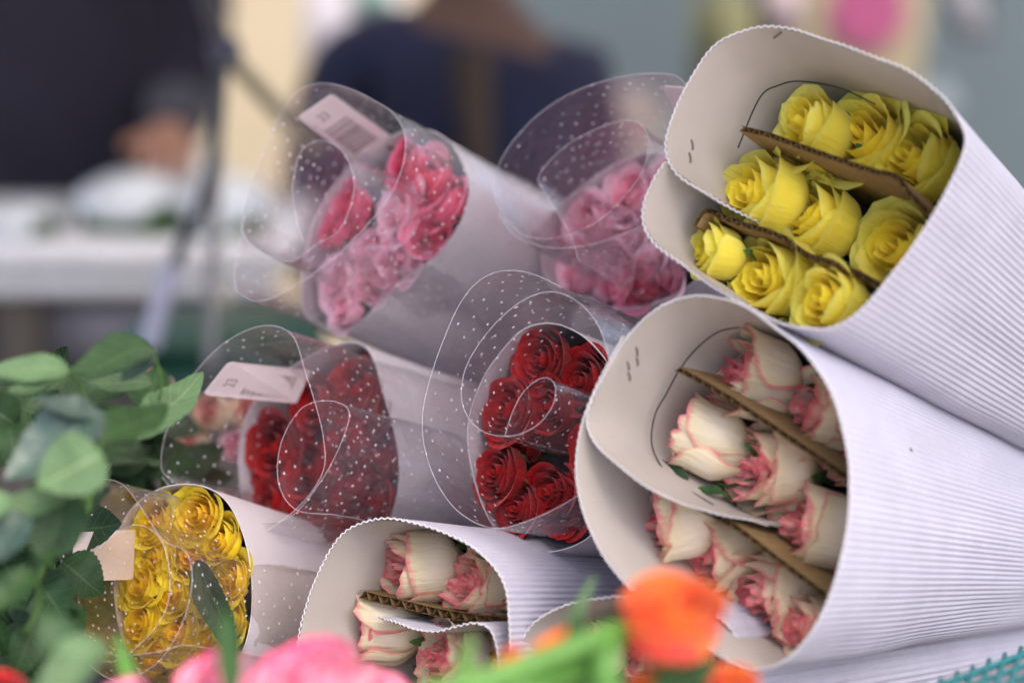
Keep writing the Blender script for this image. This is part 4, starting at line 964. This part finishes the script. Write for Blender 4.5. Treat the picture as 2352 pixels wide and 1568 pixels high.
# green crate below
T = Thing('green_crate', P(440, 820, 2.8), 'dark green crate under the market table', 'crate'); gc = simple('dark_green_plastic', (0.012, 0.065, 0.04), 0.5, 0.15)
c = P(520, 860, 2.8)
T.part('body', *box(c, (420*K*2.8, 0.3, 190*K*2.8), bev=0.01), gc); T.part('rim', *box(c+Vector((0, 0, 95*K*2.8+0.006)), (430*K*2.8, 0.32, 0.012), bev=0.003), gc)
T = Thing('grey_box', P(200, 740, 3.35), 'lilac grey box under the white table', 'box'); T.part('body', *box(P(210, 740, 3.35), (330*K*3.3, 0.2, 170*K*3.3), bev=0.01), simple('lilac_grey_card', (0.34, 0.32, 0.35), 0.7, 0.15)); T.part('lid', *box(P(210, 740, 3.35)+Vector((0, 0, 86*K*3.3+0.004)), (340*K*3.3, 0.21, 0.02), bev=0.003), simple('grey_lid', (0.36, 0.33, 0.32), 0.7, 0.15))
# blurred white bouquet bits behind the left film
fgB = Bundle(500, 960, 1.80, (0.62, -0.2, -0.75))
for (px, py, r, kd, lab) in [(530, 1022, 30, 'pink', 'small pink rose seen through the hazy left film'), (470, 940, 46, 'cream', 'peach cream rose seen through the hazy left film'), (560, 925, 42, 'creamo', 'pale rose behind the white tag of the left red bouquet'), (430, 1010, 34, 'creamo', 'greenish cream rose behind the edge of the hazy film'), (340, 885, 40, 'creamo', 'cream blossom between the pale leaves on the left')]:
    p = P(px, py, 1.78); rose(kd, p, -D(.5, -.2, -.8), r*K*1.78, lab, 'roses behind the left red bouquet')

# folding stand: black tube, joint, two legs and a light brace
T = Thing('folding_stand', P(490, 800, 2.5), 'black folding stand with crossing tubes behind the foliage', 'stand')
bl = simple('black_tube', (0.02, 0.02, 0.025), 0.4, 0.1); gr = simple('grey_tube', (0.22, 0.21, 0.20), 0.4, 0.1, metal=0.5); lt = simple('lilac_tube', (0.38, 0.38, 0.48), 0.5, 0.1); tn = simple('tan_strap', (0.28, 0.25, 0.17), 0.7, 0.1)
def tb(name, pts, r, m_): 
    c, _ = crom([P(*p) for p in pts], 20); V, F = tube(c, r, 10); T.part(name, V, F, m_)
tb('upper_tube', [(465, -60, 2.6), (488, 30, 2.6), (518, 120, 2.6)], 0.0105, bl)
tb('joint', [(512, 95, 2.58), (518, 120, 2.58), (520, 145, 2.58)], 0.017, simple('dark_joint', (0.03, 0.03, 0.06), 0.4, 0.1))
tb('upright_tube', [(513, 130, 2.6), (500, 260, 2.6), (494, 420, 2.6), (488, 640, 2.6), (482, 860, 2.6)], 0.0075, gr)
tb('curved_leg', [(510, 140, 2.55), (498, 300, 2.55), (480, 420, 2.55), (440, 520, 2.55), (395, 610, 2.55)], 0.0075, bl)
tb('foot_sleeve', [(395, 610, 2.55), (370, 690, 2.55), (340, 800, 2.55)], 0.011, lt)
tb('brace', [(520, 125, 2.6), (580, 190, 2.7), (640, 255, 2.8), (720, 340, 2.9)], 0.010, tn)

# ------------------------------------------------------------------ people
def skin(name, joints, bones, mat_, parent, loc, sub=2):
    """joints: {name: (Vector, rx, ry)}; one continuous skinned surface."""
    idx = {k: i for i, k in enumerate(joints)}
    me = bpy.data.meshes.new(name); me.from_pydata([tuple(j[0]-loc) for j in joints.values()], [(idx[a], idx[b]) for a, b in bones], [])
    o = bpy.data.objects.new(name, me); COL.objects.link(o); o.parent = parent
    m_ = o.modifiers.new('skin', 'SKIN'); m_.use_smooth_shade = True
    sv = me.skin_vertices[0].data if me.skin_vertices else None
    if sv is None:
        bpy.context.view_layer.objects.active = o; sv = me.skin_vertices.new(name='').data if hasattr(me.skin_vertices, 'new') else me.skin_vertices[0].data
    for k, (p, rx, ry) in joints.items(): sv[idx[k]].radius = (rx, ry)
    sv[0].use_root = True
    s_ = o.modifiers.new('sub', 'SUBSURF'); s_.levels = sub; s_.render_levels = sub
    bpy.context.view_layer.update()
    ev = bpy.data.meshes.new_from_object(o.evaluated_get(bpy.context.evaluated_depsgraph_get()))
    o.modifiers.clear(); o.data = ev; ev.materials.clear(); ev.materials.append(mat_)
    return o
skinm = simple('brown_skin', (0.09, 0.045, 0.03), 0.5, 0.1); skinh = simple('warm_skin', (0.36, 0.18, 0.11), 0.5, 0.1)
navy = simple('navy_wool', (0.007, 0.010, 0.036), 0.9, 0.3, 12, sheen=0.1); navy2 = simple('dark_purple_knit', (0.014, 0.012, 0.024), 0.9, 0.35, 9, sheen=0.1)
hairm = simple('black_hair', (0.012, 0.010, 0.009), 0.5, 0.2)
def person(neck, sc, label, shirt, arms, skm, hands, vneck=None, lean=Vector((0, 0, 0))):
    """neck: base of the neck; arms: per side [shoulder, elbow, wrist] as offsets from the neck."""
    base = Vector((neck.x, neck.y+0.02, 0)); T = Thing('person', base, label, 'person')
    n = neck; S = sc
    j = {'pelvis': (n+Vector((0, .02, -.58*S))+lean, .15*S, .11*S), 'waist': (n+Vector((0, .02, -.38*S))+lean*.6, .135*S, .10*S), 'chest': (n+Vector((0, 0, -.20*S))+lean*.3, .165*S, .11*S), 'collar': (n+Vector((0, 0, -.06*S)), .10*S, .07*S),
         'neck': (n+Vector((0, -.005, .03*S)), .052*S, .052*S), 'jaw': (n+Vector((0, -.03*S, .115*S)), .062*S, .066*S), 'face': (n+Vector((0, -.025*S, .18*S)), .075*S, .088*S), 'crown': (n+Vector((0, -.01*S, .25*S)), .066*S, .078*S),
         'nose': (n+Vector((0, -.125*S, .165*S)), .012*S, .014*S)}
    b = [('pelvis', 'waist'), ('waist', 'chest'), ('chest', 'collar'), ('collar', 'neck'), ('neck', 'jaw'), ('jaw', 'face'), ('face', 'crown'), ('face', 'nose')]
    for sd_, (sh, el, wr) in enumerate(arms):
        t_ = 'rl'[sd_]
        j['sh'+t_] = (n+Vector(sh), .058*S, .058*S); j['el'+t_] = (n+Vector(el), .042*S, .042*S); j['wr'+t_] = (n+Vector(wr), .026*S, .022*S)
        b += [('collar', 'sh'+t_), ('sh'+t_, 'el'+t_), ('el'+t_, 'wr'+t_)]
        d = (Vector(wr)-Vector(el)).normalized(); lat = d.cross(Vector((0, 0, 1))).normalized(); w0 = n+Vector(wr)
        j['pa'+t_] = (w0+d*.045*S, .038*S, .018*S); b.append(('wr'+t_, 'pa'+t_))
        for k in range(4):
            o_ = lat*((k-1.5)*.019*S); ln = (0.85, 1.0, .95, .75)[k]
            j[f'f{k}a'+t_] = (w0+d*.085*S+o_, .0092*S, .0092*S); j[f'f{k}b'+t_] = (w0+d*(.085+.035*ln)*S+o_+Vector((0, 0, -.012*S)), .0085*S, .0085*S); j[f'f{k}c'+t_] = (w0+d*(.085+.052*ln)*S+o_+Vector((0, 0, -.034*S)), .0075*S, .0075*S)
            b += [('pa'+t_, f'f{k}a'+t_), (f'f{k}a'+t_, f'f{k}b'+t_), (f'f{k}b'+t_, f'f{k}c'+t_)]
        sg = -1 if sd_ else 1
        j['ta'+t_] = (w0+d*.04*S-lat*sg*.045*S, .012*S, .012*S); j['tb'+t_] = (w0+d*.075*S-lat*sg*.055*S, .0095*S, .0095*S); b += [('wr'+t_, 'ta'+t_), ('ta'+t_, 'tb'+t_)]
    # legs
    for sg, t_ in ((-1, 'r'), (1, 'l')):
        pz = n.z-.58*S
        j['hip'+t_] = (n+Vector((sg*.09*S, .02, -.66*S)), .085*S, .085*S); j['kn'+t_] = (Vector((n.x+sg*.10*S, n.y-.03, max(.48*S, (pz)*.52))), .058*S, .058*S)
        j['an'+t_] = (Vector((n.x+sg*.10*S, n.y+.02, .09)), .04*S, .04*S); j['toe'+t_] = (Vector((n.x+sg*.11*S, n.y-.14, .035)), .035*S, .03*S)
        b += [('pelvis', 'hip'+t_), ('hip'+t_, 'kn'+t_), ('kn'+t_, 'an'+t_), ('an'+t_, 'toe'+t_)]
    skin('body', j, b, skm, T.o, base)
    cj = {k: (p, rx*1.13+.012, ry*1.15+.012) for k, (p, rx, ry) in j.items() if k in ('pelvis', 'waist', 'chest', 'collar', 'shr', 'shl', 'elr', 'ell')}
    for t_ in 'rl':
        e_, w_ = j['el'+t_][0], j['wr'+t_][0]; cj['cu'+t_] = (e_.lerp(w_, .97), .036*S, .036*S)
    cb = [(a, c) for a, c in b if a in cj and c in cj] + [('elr', 'cur'), ('ell', 'cul')]
    skin('jacket', cj, cb, shirt, T.o, base)
    tj = {k: (p, rx*1.1+.008, ry*1.1+.008) for k, (p, rx, ry) in j.items() if k[:3] in ('hip', 'knr', 'knl', 'anr', 'anl') or k == 'pelvis'}
    skin('trousers', tj, [(a, c) for a, c in b if a in tj and c in tj], simple('dark_trousers', (0.02, 0.02, 0.03), 0.9) if 'dark_trousers' not in bpy.data.materials else bpy.data.materials['dark_trousers'], T.o, base)
    hj = {'a': (n+Vector((0, .045*S, .13*S)), .055*S, .04*S), 'b': (n+Vector((0, .035*S, .20*S)), .082*S, .078*S), 'c': (n+Vector((0, .005*S, .272*S)), .072*S, .085*S)}
    skin('hair', hj, [('a', 'b'), ('b', 'c')], hairm, T.o, base)
    for sg in (-1, 1):
        V = []; c = n+Vector((sg*.030*S, -.104*S, .185*S))
        for a in range(9):
            for q in range(7): V.append(c + Vector((.012*S*math.sin(math.pi*q/6)*math.cos(a*math.pi/4), .008*S*math.sin(math.pi*q/6)*math.sin(a*math.pi/4), .008*S*math.cos(math.pi*q/6))))
        T.part('eye', V, grid_faces(9, 7), hairm)
    V, F = tube([n+Vector((-.024*S, -.092*S, .122*S)), n+Vector((0, -.1*S, .12*S)), n+Vector((.024*S, -.092*S, .122*S))], .006*S, 6); T.part('mouth', V, F, simple('lips', (0.30, 0.10, 0.08), 0.4) if 'lips' not in bpy.data.materials else bpy.data.materials['lips'])
    if vneck:
        V = []
        for i in range(9):
            v = i/8
            for k in range(5):
                u = -1+2*k/4; p = n + Vector((vneck[0]*v + u*(.022*(1-v)+.010)*S, -(.075+.085*min(1, v*1.6))*S - .04 + .02*abs(u), (-.06-.30*v)*S)); V.append(p)
        T.part('shirt_front', V, grid_faces(9, 5), simple('brown_shirt', (0.04, 0.025, 0.016), 0.8, 0.15))
    return T
nk = P(1085, 15, 3.7)
person(nk, 1.0, 'person in a navy jacket over a brown shirt behind the middle of the pile', navy, [((-.20, .0, -.09), (-.25, -.02, -.38), (-.12, -.22, -.46)), ((.155, .03, -.11), (.20, -.01, -.38), (.06, -.20, -.46))], skinm, None, vneck=(.02,))
nk2 = P(165, -250, 3.75)
hd = P(300, 330, 3.35)-nk2
person(nk2, 1.04, 'person in a dark purple jumper with a hand on the parcels at the upper left', navy2, [((-.22, .0, -.08), (-.30, -.05, -.40), (-.15, -.25, -.50)), ((.20, -.02, -.08), (.165, -.03, -.33), tuple(hd+Vector((.045, .07, .0))))], skinh, None)
